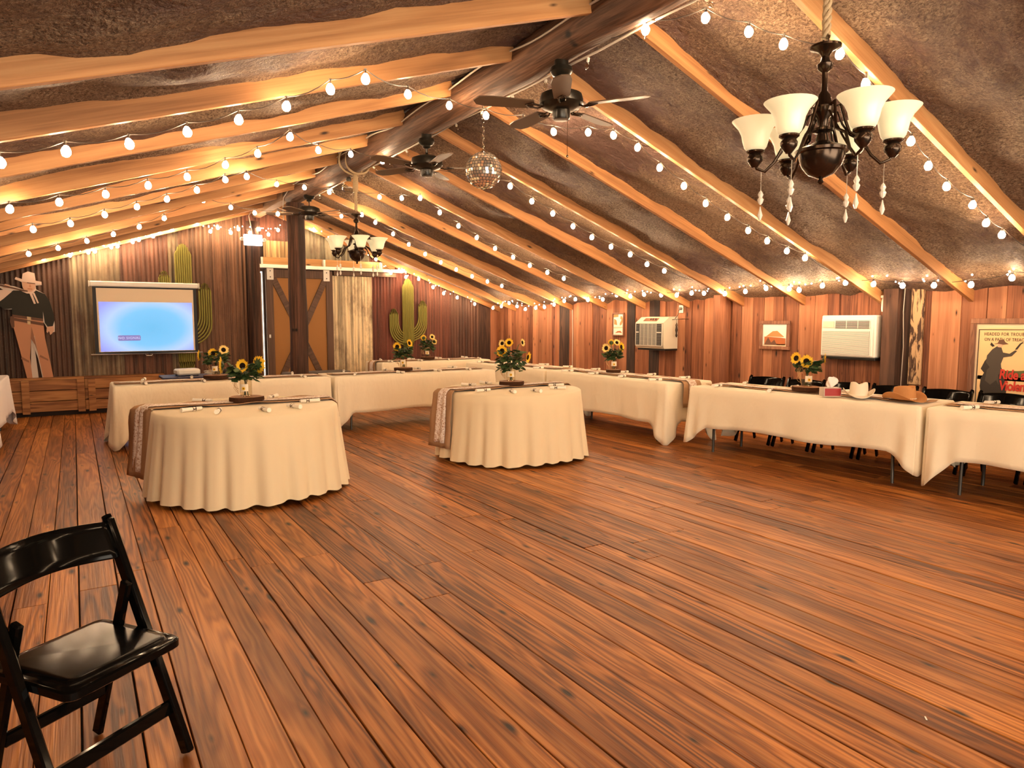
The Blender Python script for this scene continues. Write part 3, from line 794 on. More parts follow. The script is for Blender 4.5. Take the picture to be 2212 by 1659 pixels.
def centrepiece(base, where, flowers, seed, slice_r=.145, gap=.0, leafspec=(46, .085, .07)):
    x, y = base; z0 = TZ + .021 + gap
    sl = thing('wood_slice', 'bark-edged wood slice under the sunflower jar ' + where, 'wood slice', (x, y, z0), seed * .7)
    rnd = random.Random(seed)
    def ring(r_, z): return [(r_ * (1 + .05 * math.sin(3 * t_ + seed) + .03 * math.sin(7 * t_)) * math.cos(t_), r_ * (1 + .05 * math.sin(3 * t_ + seed) + .03 * math.sin(7 * t_)) * math.sin(t_), z) for t_ in [2 * math.pi * i / 40 for i in range(40)]]
    m = MB(); v = ring(slice_r, 0) + ring(slice_r * 1.02, .02) + ring(slice_r, .042)
    m.add(v, [(i + 40 * j, (i + 1) % 40 + 40 * j, (i + 1) % 40 + 40 * (j + 1), i + 40 * (j + 1)) for j in range(2) for i in range(40)] + [tuple(range(40))[::-1]]); m.build('bark_edge', 'bark', sl, 50)
    m = MB(); m.add(ring(slice_r * .985, .0425), [tuple(range(40))]); m.add(ring(slice_r * .985, .040), [tuple(range(40))[::-1]]); m.build('cut_face', 'bark_slice_top', sl)
    zj = z0 + .043
    jar = thing('mason_jar', 'clear glass jar with twine and sunflower tag ' + where, 'jar', (x, y, zj))
    m = MB(); m.lathe([(r_ * 1.22, z_ * 1.2) for r_, z_ in ((.030, 0), (.041, .004), (.043, .02), (.043, .105), (.038, .125), (.033, .133), (.033, .158), (.036, .160), (.034, .163))], 22); m.build('glass', 'jar_glass', jar, 50)
    m = MB()
    for k in range(9):
        a = rnd.uniform(0, 6.28); m.tube([(.02 * math.cos(a), .02 * math.sin(a), .012), (.016 * math.cos(a + 2.4), .016 * math.sin(a + 2.4), .16)], .0035, 5)
    m.build('stems', 'stem', jar, 60)
    m = MB()
    for k in range(3): m.tube([(.0425 * math.cos(2 * math.pi * i / 18), .0425 * math.sin(2 * math.pi * i / 18), .165 + .006 * k) for i in range(18)], .003, 5, closed=True)
    side = -RT if rnd.random() < .7 else RT
    for k in range(6):
        s1 = U(.04, .085); dz = U(-.05, .05); c0 = side * .042 - FWD * .012 + Vector((0, 0, .025))
        m.tube([c0 + Vector((0, 0, .142)), c0 + side * s1 * .6 + Vector((0, 0, .15 + dz)), c0 + side * s1 + Vector((0, 0, .10 + dz)), c0 + side * s1 * .7 + Vector((0, 0, .05 + dz * .5)), c0 + side * .02 + Vector((0, 0, U(-.01, .05)))], .0016, 4)
    m.build('raffia_tie', 'raffia', jar, 60)
    m = MB(); nrm = -FWD
    for i in range(7):
        a0 = (i - 3) / 3 * .62; 
    pv = []; 
    for i in range(9):
        a = (i / 8 - .5) * 1.5; d = (nrm * math.cos(a) + RT * math.sin(a)) * .0545
        pv += [(d.x, d.y, .05), (d.x, d.y, .115)]
    m.add(pv, [(2 * i, 2 * i + 2, 2 * i + 3, 2 * i + 1) for i in range(8)]); tg = m.build('tag', 'tag', jar, 180)
    m = MB(); c = nrm * .0555
    Mx = Matrix.Translation(c + Vector((0, 0, .062))) @ Matrix((( *(RT), 0), (0, 0, 1, 0), (*(-nrm), 0), (0, 0, 0, 1))).transposed() if 0 else Matrix.Translation(c + Vector((0, 0, .075))) @ nrm.to_track_quat('Z', 'Y').to_matrix().to_4x4()
    m.lathe([(.015, 0), (.015, .002)], 12, Mx); m.build('tag_flower', 'petal', tg); m = MB(); m.lathe([(.0055, .002), (.0055, .0035)], 10, Mx); m.build('tag_flower_eye', 'flower_disc', tg)
    n_, sp, hh = leafspec
    lf = leaf_mesh(seed + 5, n_, sp, hh).build('foliage', 'leaf', None, 70, (x, y, zj + .205)); lf['kind'] = 'stuff'
    lf2 = leaf_mesh(seed + 15, n_ // 3, sp * 1.15, hh * 1.1).build('foliage_light', 'leaf_light', lf, 70); tag(lf, 'dark green leaves of the sunflower bunch ' + where, 'foliage')
    for (du, dz, az, tilt, fr, fw_, pi_, desc) in flowers:
        c = Vector((x, y, z0)) + RT * du + FWD * fw_ + Vector((0, 0, dz))
        d = (RT * math.sin(R(az)) - FWD * math.cos(R(az))) * math.cos(R(tilt)) + Vector((0, 0, math.sin(R(tilt))))
        fl = thing('sunflower', 'yellow sunflower ' + desc + ' ' + where, 'flower', c)
        q = d.to_track_quat('Z', 'Y'); fl.rotation_mode = 'QUATERNION'; fl.rotation_quaternion = q
        for nm, me in (('petals', pet_me[pi_]), ('disc', disc_me), ('sepals', sep_me)):
            o = link(nm, me, fl); o.scale = (fr, fr, fr)
        inv = q.to_matrix().inverted(); j = Vector((x, y, zj + .15)) - c
        p1 = inv @ (-d * .05 + Vector((0, 0, -.02))); p2 = inv @ (j * .6 - d * .02); p3 = inv @ j
        m = MB(); m.tube([(0, 0, -fr * .15), p1, p2, p3], .0045, 6); m.build('stem', 'stem', fl, 60)
CP = [
    ((1.30, 6.60), 'on the left round table', 3, .145, [(.0, .325, -8, 8, .064, -.06, 0, 'facing front'), (.115, .335, 150, -5, .088, .0, 1, 'turned away to the right'), (-.20, .325, -78, 0, .085, -.02, 0, 'facing left')], (60, .11, .08)),
    ((4.20, 6.66), 'on the middle round table', 8, .14, [(-.10, .385, -20, 12, .070, -.03, 0, 'facing front'), (-.02, .48, -5, 15, .052, .0, 0, 'at the top'), (-.10, .47, -30, 10, .048, .06, 2, 'at the back left'), (.19, .315, 65, -10, .070, -.02, 0, 'drooping to the right'), (.13, .48, 60, 10, .05, .05, 2, 'at the top right')], (90, .125, .14)),
    ((1.50, 9.40), 'on the table before the projection screen', 12, .145, [(-.20, .29, -80, 0, .075, 0, 0, 'facing left'), (-.01, .32, 8, 5, .065, -.05, 0, 'facing front'), (.09, .36, 40, 10, .065, .03, 2, 'facing right')], (60, .11, .08)),
    ((4.07, 9.42), 'on the table facing the barn door', 17, .135, [(-.08, .35, -12, 5, .068, -.04, 0, 'facing front'), (.09, .40, 60, 15, .065, 0, 1, 'facing upper right')], (60, .10, .09)),
    ((5.66, 11.95), 'on the back table below the right cactus', 22, .13, [(.13, .33, 45, 0, .065, -.02, 2, 'facing lower right'), (.09, .42, 30, 15, .06, 0, 2, 'facing upper right'), (-.07, .40, 200, 10, .06, 0, 0, 'facing away')], (64, .12, .10)),
    ((6.42, 7.46), 'on the table under the old air conditioner', 27, .10, [(-.11, .345, -38, 5, .070, -.03, 2, 'facing left'), (.10, .36, 48, 5, .072, -.02, 0, 'facing right'), (.05, .42, 20, 25, .055, .05, 2, 'at the top'), (-.03, .42, 175, 15, .05, .04, 0, 'bud at the back')], (60, .09, .08)),
    ((6.46, 4.43), 'on the table with the cowboy hats', 33, .14, [(-.04, .31, -5, 5, .072, -.06, 0, 'facing front'), (-.12, .34, -60, 12, .066, 0, 0, 'behind facing left'), (.17, .33, 68, 0, .075, 0, 1, 'facing right')], (54, .095, .06)),
]
random.seed(5)
for b, wh, sd, sr, fl, lf in CP: centrepiece(b, wh, fl, sd, sr, 0, lf)

# ================================================================== black folding chairs
def make_chair(label):
    """local frame: +y is the front, x across"""
    t = thing('folding_chair', label, 'chair')
    def bar(p0, p1, wx, wy):
        p0, p1 = Vector(p0), Vector(p1); d = p1 - p0; L = d.length; M_ = Matrix.Translation(p0) @ d.to_track_quat('Z', 'X').to_matrix().to_4x4()
        m = MB(); m.cbox(-wx, wx, -wy, wy, 0, L, .006, M_); return m
    for sx in (-1, 1):
        a = Vector((sx * .215, .175, 0)); b = Vector((sx * .215, -.165, .80)); d = (b - a).normalized(); L = (b - a).length
        q = Matrix.Translation(a) @ Matrix((Vector((1, 0, 0)), d.cross(Vector((1, 0, 0))).normalized(), d)).transposed().to_4x4()
        m = MB(); m.cbox(-.014, .014, -.022, .022, .01, L, .006, q); m.tube([q @ Vector((0, 0, L - .01)), q @ Vector((0, -.004, L + .012))], [.020, .016], 10); m.build('front_leg', 'black_lacquer', t, 40)
        a = Vector((sx * .182, -.235, 0)); b = Vector((sx * .182, -.045, .60)); d = (b - a).normalized(); L = (b - a).length
        q = Matrix.Translation(a) @ Matrix((Vector((1, 0, 0)), d.cross(Vector((1, 0, 0))).normalized(), d)).transposed().to_4x4()
        m = MB(); m.cbox(-.012, .012, -.020, .020, .005, L, .006, q); m.build('rear_leg', 'black_lacquer', t, 40)
    def back(u, v):
        x = (u - .5) * .43; zz = .665 + .125 * v + .012 * math.sin(math.pi * u); yy = -.165 + (.80 - zz) * .42 - .038 * math.sin(math.pi * u)
        return (x, yy, zz)
    m = MB(); m.grid(back, 15, 5); o = m.build('backrest', 'black_lacquer', t, 180); md = o.modifiers.new('t', 'SOLIDIFY'); md.thickness = .018; md.offset = 0
    bv = o.modifiers.new('b', 'BEVEL'); bv.width = .005; bv.segments = 2
    m = MB(); ol = []
    for cx, cy, a0 in ((.165, .155, 0), (-.165, .155, 90), (-.165, -.165, 180), (.165, -.165, 270)):
        for i in range(5): a = R(a0 + 90 * i / 4); ol.append((cx + .035 * math.cos(a), cy + .035 * math.sin(a)))
    n = len(ol)
    def lay(s, z): return [(x * s, y * s, z) for x, y in ol]
    m.add(lay(.97, .405) + lay(1, .410) + lay(1, .432) + lay(.97, .438) , [(i + n * j, (i + 1) % n + n * j, (i + 1) % n + n * (j + 1), i + n * (j + 1)) for j in range(3) for i in range(n)] + [tuple(range(n))[::-1], tuple(range(3 * n, 4 * n))]); m.build('seat', 'black_lacquer', t, 40)
    m = MB(); m.add(lay(.86, .437) + lay(.84, .447) + lay(.76, .450), [(i + n * j, (i + 1) % n + n * j, (i + 1) % n + n * (j + 1), i + n * (j + 1)) for j in range(2) for i in range(n)] + [tuple(range(2 * n, 3 * n))]); m.build('seat_pad', 'seat_vinyl', t, 60)
    m = MB(); m.cbox(-.205, .205, .088, .112, .135, .185, .006); m.build('stretcher', 'black_lacquer', t)
    m = MB(); m.cbox(-.172, .172, -.183, -.160, .17, .215, .006); m.build('stretcher', 'black_lacquer', t)
    return t
ch = make_chair('black glossy folding chair standing alone at the left front')
ch.location = (-.012, 2.53, 0); ch.rotation_euler = (0, 0, math.atan2(-.815, .58) - math.pi / 2)
ords = ['first', 'second', 'third', 'fourth', 'fifth']
a = TABLE['R1'][4]
for tk_, nm in (('R1', 'behind the table with the hats'), ('R2', 'behind the table before the poster')):
    for i, u in enumerate((1.0, .5, .0, -.5, -1.0)):
        x, y = tpos(tk_, u, -.38 - .31); c = dup(ch, None, (x, y, 0), a - R(0) + U(-.05, .05), 'black folding chair, ' + ords[i] + ' from the far end ' + nm)
        c['group'] = 'black folding chairs behind the tables along the board wall'
ch['group'] = 'black folding chairs'

# ================================================================== hats and tissue box
def hat(name, label, mat, loc, rz, bead=False, brim=.19, h=.125, tilt=0):
    t = thing(name, label, 'hat', loc, rz); t.rotation_euler = (tilt, 0, rz)
    def f(u, v):
        a = 2 * math.pi * u; c, s_ = math.cos(a), math.sin(a)
        if v <= .5:                                  # brim, curled at the sides (local x = sides)
            k = 1 - v / .5; rx = .078 + (brim * .92 - .078) * k; ry = .100 + (brim * 1.02 - .100) * k
            up = .012 + .070 * (k ** 1.8) * abs(c) ** 2.2 - .012 * k * (abs(s_) ** 3); rx2 = rx - .022 * (k ** 2) * abs(c) ** 2
            return (rx2 * c, ry * s_, up)
        k = (v - .5) / .5; kk = min(1, k / .72); e = 1 - .13 * kk ** 1.5; z = .012 + h * math.sin(kk * math.pi / 2) ** .8
        if k > .72: e *= 1 - ((k - .72) / .28) * .98
        x_, y_ = .078 * e * c, .100 * e * s_
        z -= .042 * kk ** 4 * math.exp(-(x_ / .024) ** 2)                  # crease along the crown
        z -= .028 * kk ** 3 * max(0, -y_ / .1) - .012 * kk ** 3 * max(0, y_ / .1)
        x_ *= 1 - .22 * kk ** 2 * max(0, -y_ / .1)
        return (x_, y_, z)
    m = MB(); m.grid(f, 44, 30, True); o = m.build('felt', mat, t, 180); md = o.modifiers.new('t', 'SOLIDIFY'); md.thickness = .004; md.offset = 1
    m = MB(); m.grid(lambda u, v: ((.0815 - .003 * v) * math.cos(2 * math.pi * u), (.1035 - .003 * v) * math.sin(2 * math.pi * u), .016 + .018 * v), 40, 3, True); b = m.build('band', 'hat_band', t, 180)
    if bead:
        m = MB()
        for i in range(36): q = 2 * math.pi * i / 36; m.ball((.0845 * math.cos(q), .1065 * math.sin(q), .024), .0045, 6, 4)
        m.build('beads', 'bead', b)
    return t
hat('cowboy_hat', 'off-white cowboy hat lying next to the red tissue box', 'white_felt', (6.36, 3.80, TZ + .022), R(128), False, .175, .125)
hat('cowboy_hat', 'tan cowboy hat with beaded band at the table end', 'tan_felt', (6.42, 3.40, TZ + .022), R(165), True, .19, .120)
tb = thing('tissue_box', 'red and beige tissue box with a tissue pulled up', 'tissue box', (6.24, 4.02, TZ + .016), R(-32))
m = MB(); m.cbox(-.085, .085, -.055, .055, 0, .085, .003); m.build('box', 'box_card', tb)
m = MB(); m.box(-.078, .078, -.057, -.0545, .006, .079); m.build('red_panel', 'dark_red', tb)
def tis(u, v): 
    a = 2 * math.pi * u; rr = (.012 + .030 * math.sin(v * 2.6)) * (1 + .35 * math.sin(3 * a + v * 3)); return (rr * math.cos(a) * 1.2 + .015 * v, rr * math.sin(a) * .6, .082 + .10 * v + .008 * math.sin(2 * a))
m = MB(); m.grid(tis, 20, 9, True); m.build('tissue', 'tissue_paper', tb, 180)

# ================================================================== things on the board wall (facing -x)
WX = XW - .03
def wallthing(name, label, cat, y, z, proud=0.0): return thing(name, label, cat, (WX - proud, y, z), R(-90))   # local x -> -world y (to the right), local y -> into the wall
ac = wallthing('air_conditioner', 'old beige window air conditioner with chrome grille and sloped top', 'air conditioner', 8.06, 1.06)
def apart(o, name, mat, x0, x1, z0, z1, y0, y1, c=.004): m = MB(); m.cbox(x0, x1, y0, y1, z0, z1, c); return m.build(name, mat, o)
m = MB(); prof = [(-.30, .03), (-.315, .40), (-.19, .49), (.0, .50), (.0, .0), (-.28, .0)]
m.add([(-.31, y_, z_) for y_, z_ in prof] + [(.31, y_, z_) for y_, z_ in prof], [(0, 1, 2, 3, 4, 5), (11, 10, 9, 8, 7, 6)] + [(i, i + 6, (i + 1) % 6 + 6, (i + 1) % 6) for i in range(6)]); m.build('body', 'ivory_plastic', ac)
gr = apart(ac, 'grille_back', 'grey_slot', -.285, .285, .05, .385, -.318, -.300, .002)
for i in range(17): apart(gr, 'slat', 'tin', -.19, .165, .058 + i * .0195, .0625 + i * .0195, -.330, -.319, .001)
for i in range(5): apart(gr, 'rib', 'tin', -.195 + i * .09, -.190 + i * .09, .052, .384, -.328, -.318, .001)
for x0, x1 in ((-.285, -.215), (.185, .285)):
    s_ = apart(gr, 'side_vent', 'dark_slot', x0, x1, .055, .38, -.325, -.318, .002)
    for i in range(13): apart(s_, 'vent_slat', 'grey_slot', x0 + .004, x1 - .004, .065 + i * .024, .071 + i * .024, -.329, -.325, .001)
    apart(s_, 'louver', 'white_plastic', x0 + .003, x1 - .003, .245, .262, -.334, -.325, .002)
for x0, x1, z0, z1 in ((-.30, .30, .385, .398), (-.30, .30, .036, .05), (-.30, -.287, .036, .398), (.287, .30, .036, .398)): apart(gr, 'chrome_trim', 'tin', x0, x1, z0, z1, -.328, -.312, .002)
sl_ = math.atan2(.09, .125)
m = MB(); m.cbox(-.17, .13, -.045, .03, -.002, .003, .001); cp_ = m.build('control_panel', 'frame_wood', ac, None, (.0, -.245, .456), (sl_, 0, 0))
m = MB()
for x_ in (-.02, .03, .09): m.lathe([(.014, 0), (.012, .012)], 12, TR((x_, -.008, .003)))
m.build('knob', 'dark_slot', cp_, 40)
apart(ac, 'drip_tray', 'black_metal', -.30, .31, -.03, -.005, -.27, 0, .003)
ac2 = wallthing('air_conditioner', 'newer white air conditioner with louvred front beside the dark post', 'air conditioner', 4.86, 1.06)
apart(ac2, 'body', 'white_plastic', -.345, .345, 0, .50, -.13, 0, .012)
apart(ac2, 'front_panel', 'white_plastic', -.335, .315, .01, .46, -.145, -.125, .008)
fg = apart(ac2, 'grille_back', 'grey_slot', -.315, .285, .03, .315, -.150, -.144, .001)
for i in range(20): apart(fg, 'louver', 'white_plastic', -.315, .285, .034 + i * .0143, .043 + i * .0143, -.156, -.150, .001)
vt = apart(ac2, 'air_outlet', 'dark_slot', -.15, .285, .345, .435, -.150, -.144, .001)
for i in range(6): apart(vt, 'vane', 'white_plastic', -.15, .285, .352 + i * .0145, .357 + i * .0145, -.156, -.150, .001)
for i in range(4): apart(vt, 'divider', 'white_plastic', -.15 + i * .144, -.146 + i * .144, .345, .435, -.157, -.150, .001)
apart(ac2, 'control_panel', 'ivory_plastic', -.315, -.17, .35, .43, -.150, -.144, .001)
apart(ac2, 'shelf', 'black_metal', -.34, .345, -.03, -.002, -.12, 0, .003)
m = MB(); m.tube([(-.36, -.03, .38), (-.375, -.04, .2), (-.37, -.04, .02), (-.33, -.05, -.02)], .008, 6); m.build('power_cord', 'white_cable', ac2, 60)

def framed(name, label, y, z, w_, h_, t_=.035, mat='frame_wood', cat='picture'):
    o = wallthing(name, label, cat, y, z)
    for x0, x1, z0, z1 in ((-w_ / 2, w_ / 2, h_ - t_, h_), (-w_ / 2, w_ / 2, 0, t_), (-w_ / 2, -w_ / 2 + t_, t_, h_ - t_), (w_ / 2 - t_, w_ / 2, t_, h_ - t_)):
        apart(o, 'frame_bar', mat, x0, x1, z0, z1, -.035, 0, .004)
    return o
p1_ = framed('framed_picture', 'narrow upright picture left of the old air conditioner', 9.13, 1.23, .30, .40, .022)
apart(p1_, 'print', 'print_white', -.13, .13, .02, .38, -.016, -.004, .001)
for nm, mt, pl in (('print_figure', 'print_orange', [(.04, .18), (.09, .20), (.12, .26), (.10, .33), (.06, .35), (.05, .30), (.08, .28), (.04, .22)]), ('print_figure', 'print_orange', [(-.11, .20), (-.03, .19), (-.05, .27), (-.11, .30)]),
                   ('print_shade', 'print_cream', [(-.125, .13), (.125, .14), (.125, .16), (-.125, .155)]), ('print_figure', 'print_rust', [(-.08, .05), (.02, .06), (.10, .05), (.06, .09), (-.02, .085)]), ('print_figure', 'print_orange', [(-.125, .32), (0, .33), (0, .37), (-.125, .37)])):
    m = MB(); m.prism(pl, -.018, -.0155); m.build(nm, mt, p1_)
p2_ = framed('framed_picture', 'small square framed print of an old building between the air conditioners', 5.965, 1.11, .47, .385, .045)
apart(p2_, 'print', 'print_white', -.19, .19, .04, .345, -.016, -.004, .001)
for nm, mt, pl in (('print_building', 'print_rust', [(-.16, .06), (.17, .06), (.17, .15), (.10, .16), (-.16, .17)]), ('print_roof', 'print_orange', [(-.14, .17), (-.03, .245), (.04, .25), (.15, .17)]), ('print_figures', 'print_leather', [(-.16, .06), (-.10, .16), (-.05, .09), (0, .13), (.04, .06)]), ('print_ground', 'print_cream', [(-.18, .05), (.18, .05), (.18, .075), (-.18, .07)])):
    m = MB(); m.prism(pl, -.020 if mt == 'print_leather' else -.0185, -.0155); m.build(nm, mt, p2_)
# poster: its right part runs out of the picture
PW, PH = .80, 1.08
po = framed('framed_poster', 'large framed western film poster on the board wall', 3.56 - PW / 2, .44, PW, PH, .055, 'frame_wood', 'poster')
apart(po, 'print', 'print_cream', -PW / 2 + .05, PW / 2 - .05, .05, PH - .05, -.016, -.004, .001)
def pp(nm, mt, pl, d=.0): m = MB(); m.prism([((.11 + (x - .11) * 1.3 if d >= .0015 else x) - PW / 2, z) for x, z in pl], -.0185 - d, -.0155 - d); return m.build(nm, mt, po)
pp('print_sky', 'print_sky', [(.09, .45), (.75, .45), (.75, .98), (.6, .985), (.45, .975), (.3, .985), (.09, .975)])
pp('print_hills', 'print_green', [(.30, .49), (.75, .49), (.75, .565), (.6, .575), (.45, .555), (.33, .55)], .001)
pp('print_ground', 'print_sky', [(.09, .10), (.75, .10), (.75, .49), (.09, .49)], .0)
pp('print_ground_shadow', 'print_dark', [(.22, .08), (.75, .08), (.75, .15), (.5, .17), (.3, .14)], .001)
pp('print_border', 'print_dark', [(.085, .96), (.75, .965), (.75, .972), (.078, .968), (.078, .13), (.16, .125), (.16, .131), (.085, .136)], .001)
pp('print_horse', 'print_dark', [(.115, .56), (.14, .52), (.12, .46), (.115, .38), (.125, .30), (.15, .26), (.165, .18), (.20, .16), (.205, .20), (.19, .24), (.20, .30), (.215, .22), (.21, .13), (.25, .115), (.245, .22), (.26, .14), (.31, .13), (.30, .25), (.305, .38), (.285, .46), (.275, .54), (.245, .62), (.20, .68), (.165, .69), (.14, .64)], .0015)
pp('print_rider', 'print_grey', [(.15, .63), (.155, .70), (.19, .765), (.225, .80), (.25, .79), (.265, .735), (.31, .725), (.345, .76), (.36, .755), (.325, .70), (.27, .685), (.255, .62), (.265, .52), (.22, .50), (.19, .56)], .0025)
pp('print_rider_face', 'print_skin', [(.225, .79), (.25, .785), (.262, .815), (.228, .825)], .0028)
pp('print_rider_hat', 'print_leather', [(.195, .818), (.225, .83), (.235, .862), (.262, .868), (.278, .838), (.30, .822), (.265, .815), (.23, .822)], .0035)
pp('print_scarf', 'print_dark', [(.18, .835), (.205, .80), (.19, .79), (.172, .81)], .003)
pp('print_pistol', 'print_dark', [(.345, .765), (.36, .77), (.385, .825), (.40, .838), (.392, .845), (.375, .83), (.352, .785)], .003)
pp('print_horse_shade', 'print_grey', [(.15, .44), (.19, .40), (.23, .45), (.25, .40), (.24, .52), (.19, .60), (.16, .55)], .0023)
pp('print_far_rider', 'print_dark', [(.49, .15), (.50, .22), (.52, .26), (.55, .25), (.555, .19), (.56, .15)], .002)
pp('print_bush', 'print_grey', [(.31, .15), (.33, .22), (.37, .225), (.41, .16)], .0015)
RX90 = (R(90), 0, 0)
text_part('HEADED FOR TROUBLE', .046, 'lettering', 'print_dark', po, (.130 - PW / 2, -.0200, .905), RX90, .0006, 0, 1.12).scale = (.74, 1, 1)
text_part('ON A PATH OF TREACHERY', .046, 'lettering', 'print_dark', po, (.135 - PW / 2, -.0200, .850), RX90, .0006, 0, 1.05).scale = (.72, 1, 1)
text_part('Ride a', .135, 'title_lettering', 'print_red', po, (.29 - PW / 2, -.0230, .470), RX90, .001, .1, .95, 'LEFT', .004).scale = (.72, 1, 1)
text_part('Violent', .135, 'title_lettering', 'print_red', po, (.295 - PW / 2, -.0230, .355), RX90, .001, .1, .92, 'LEFT', .004).scale = (.72, 1, 1)
# small things on the wall
sn = wallthing('wall_sensor', 'small white sensor with a black box above the white air conditioner', 'sensor', 4.47, 1.60)
m = MB(); m.lathe([(.03, 0), (.035, .03), (.035, .13), (.03, .15), (.045, .16), (.045, .185), (.03, .19)], 16, TR((0, -.05, 0))); m.build('housing', 'white_plastic', sn, 40)
apart(sn, 'black_box', 'black_metal', .025, .075, .05, .135, -.10, -.03, .004); apart(sn, 'lens', 'white_plastic', .04, .06, .08, .105, -.104, -.099, .001)
ol = wallthing('wall_outlet', 'white outlet plate above the old air conditioner', 'outlet', 7.685, 1.615)
apart(ol, 'plate', 'white_plastic', -.045, .045, 0, .12, -.008, 0, .003)
m = MB(); m.lathe([(.022, 0), (.022, .04), (.014, .05)], 12, TR((.01, -.008, .065), 0, R(90))); m.build('plug', 'grey_slot', ol, 40)
m = MB(); m.tube([(.01, -.05, .065), (-.01, -.06, -.03), (-.04, -.09, -.09)], .006, 6); m.build('cord', 'wire_brown', ol, 60)
bl = wallthing('hanging_tool', 'dark turned handle hanging from a hook beside the old air conditioner', 'tool', 7.62, 1.27)
m = MB(); m.lathe([(.008, -.03), (.018, .0), (.012, .03), (.020, .08), (.014, .13), (.018, .16), (.006, .19)], 12, TR((-.03, -.13, .0))); m.build('handle', 'bronze', bl, 40)
m = MB(); m.tube([(-.12, -.13, .24), (.09, -.13, .25)], .006, 6); m.tube([(-.03, -.13, .19), (-.03, -.13, .245)], .004, 6); m.tube([(.085, -.13, .25), (.085, 0, .25)], .006, 6); m.build('hook_bar', 'black_metal', bl, 60)
m = MB(); m.tube([(WX - .05, 4.245, 1.86), (WX - .055, 4.25, 1.6), (WX - .045, 4.235, 1.2), (WX - .05, 4.24, .80), (WX - .05, 4.235, .3)], .005, 6); tag(m.build('wall_cable', 'white_cable', None, 60), 'thin white cable running down beside the flaking board', 'cable')
m = MB(); m.tube([(WX - .03, 10.42, 1.70), (WX - .035, 10.40, 1.3), (WX - .03, 10.41, .8), (WX - .03, 10.40, .3)], .008, 6); tag(m.build('wall_cable', 'white_cable', None, 60), 'pale conduit running down the board wall by the far corner', 'cable')

# ================================================================== back wall: cutout, screen, cacti, sign
st = thing('cowboy_standee', 'life-size flat cardboard cutout of a cowboy with rifle on the bench', 'cutout', (-.56, 13.16, .60))
def sp(nm, mt, pl, d=0, th=.003): m = MB(); m.prism(pl, -.012 - d - th, -.012 - d + .0005); return m.build(nm, mt, st)
outline = [(-.10, 0), (-.03, 0), (-.06, .30), (-.02, .62), (.06, .30), (.10, 0), (.245, 0), (.20, .35), (.165, .62), (.155, .88), (.235, .70), (.30, .72), (.305, .82), (.30, 1.0), (.255, 1.20), (.20, 1.31), (.09, 1.38), (.085, 1.44), (.165, 1.45), (.165, 1.50), (.09, 1.515), (.08, 1.63), (0, 1.655), (-.07, 1.62), (-.085, 1.535), (-.16, 1.565), (-.175, 1.53), (-.09, 1.49), (-.085, 1.42), (-.06, 1.37), (-.18, 1.42), (-.40, 1.46), (-.40, 1.42), (-.32, 1.36), (-.38, 1.25), (-.40, 1.14), (-.33, 1.07), (-.235, 1.07), (-.235, .98), (-.23, .80), (-.17, .45)]
m = MB(); m.prism(outline, -.012, 0); m.build('board', 'box_card', st)
sp('trousers_print', 'print_trouser', [(-.10, 0), (-.03, 0), (-.045, .32), (-.01, .66), (.03, .66), (.07, .30), (.11, 0), (.245, 0), (.20, .35), (.165, .62), (.155, .90), (-.235, .95), (-.23, .80), (-.17, .45)])
sp('trouser_shade', 'print_trouser_dark', [(-.02, .62), (.0, .80), (.03, .62), (.06, .40), (.03, .52)], .003); sp('trouser_shade', 'print_trouser_dark', [(.08, .33), (.19, .26), (.19, .29), (.09, .36)], .003); sp('trouser_shade', 'print_trouser_dark', [(-.16, .30), (-.06, .24), (-.06, .27), (-.15, .34)], .003)
sp('shirt_print', 'print_shirt', [(-.235, .97), (.155, .90), (.16, 1.04), (.175, .86), (.215, .79), (.275, .80), (.305, .90), (.30, 1.0), (.255, 1.20), (.20, 1.31), (.09, 1.365), (-.07, 1.36), (-.20, 1.36), (-.28, 1.30), (-.38, 1.20), (-.40, 1.13), (-.33, 1.07), (-.235, 1.08)], .001)
sp('sleeve_print', 'print_hat', [(-.40, 1.17), (-.33, 1.23), (-.22, 1.34), (-.30, 1.37), (-.375, 1.36), (-.385, 1.26)], .004)
sp('belt_print', 'print_leather', [(-.235, .95), (.155, .885), (.155, .925), (-.235, .99)], .004); sp('gun_belt_print', 'print_leather', [(-.235, .90), (.155, .815), (.16, .86), (-.235, .945)], .004)
sp('buckle_print', 'print_gold', [(-.05, .905), (.0, .895), (.0, .95), (-.05, .96)], .007); sp('buckle_print', 'print_gold', [(-.05, .84), (-.01, .832), (-.01, .885), (-.05, .892)], .007)
sp('holster_print', 'print_leather', [(-.25, .78), (-.215, .80), (-.215, .96), (-.26, .96), (-.27, .88)], .002)
sp('hand_print', 'print_skin', [(.20, .80), (.19, .72), (.205, .70), (.225, .74), (.235, .67), (.26, .69), (.29, .74), (.285, .81)], .006)
sp('hand_print', 'print_skin', [(-.33, 1.40), (-.25, 1.39), (-.24, 1.44), (-.30, 1.455)], .007)
sp('face_print', 'print_skin', [(-.08, 1.40), (-.045, 1.335), (.02, 1.32), (.07, 1.36), (.085, 1.44), (.085, 1.50), (-.085, 1.52)], .003)
sp('face_shade', 'print_leather', [(-.03, 1.505), (.08, 1.495), (.08, 1.465), (-.02, 1.475)], .006, .002); sp('mouth_print', 'print_rust', [(-.02, 1.385), (.04, 1.378), (.04, 1.388), (-.02, 1.394)], .006, .002); sp('nose_print', 'print_trouser', [(.0, 1.415), (.03, 1.41), (.015, 1.47)], .006, .002)
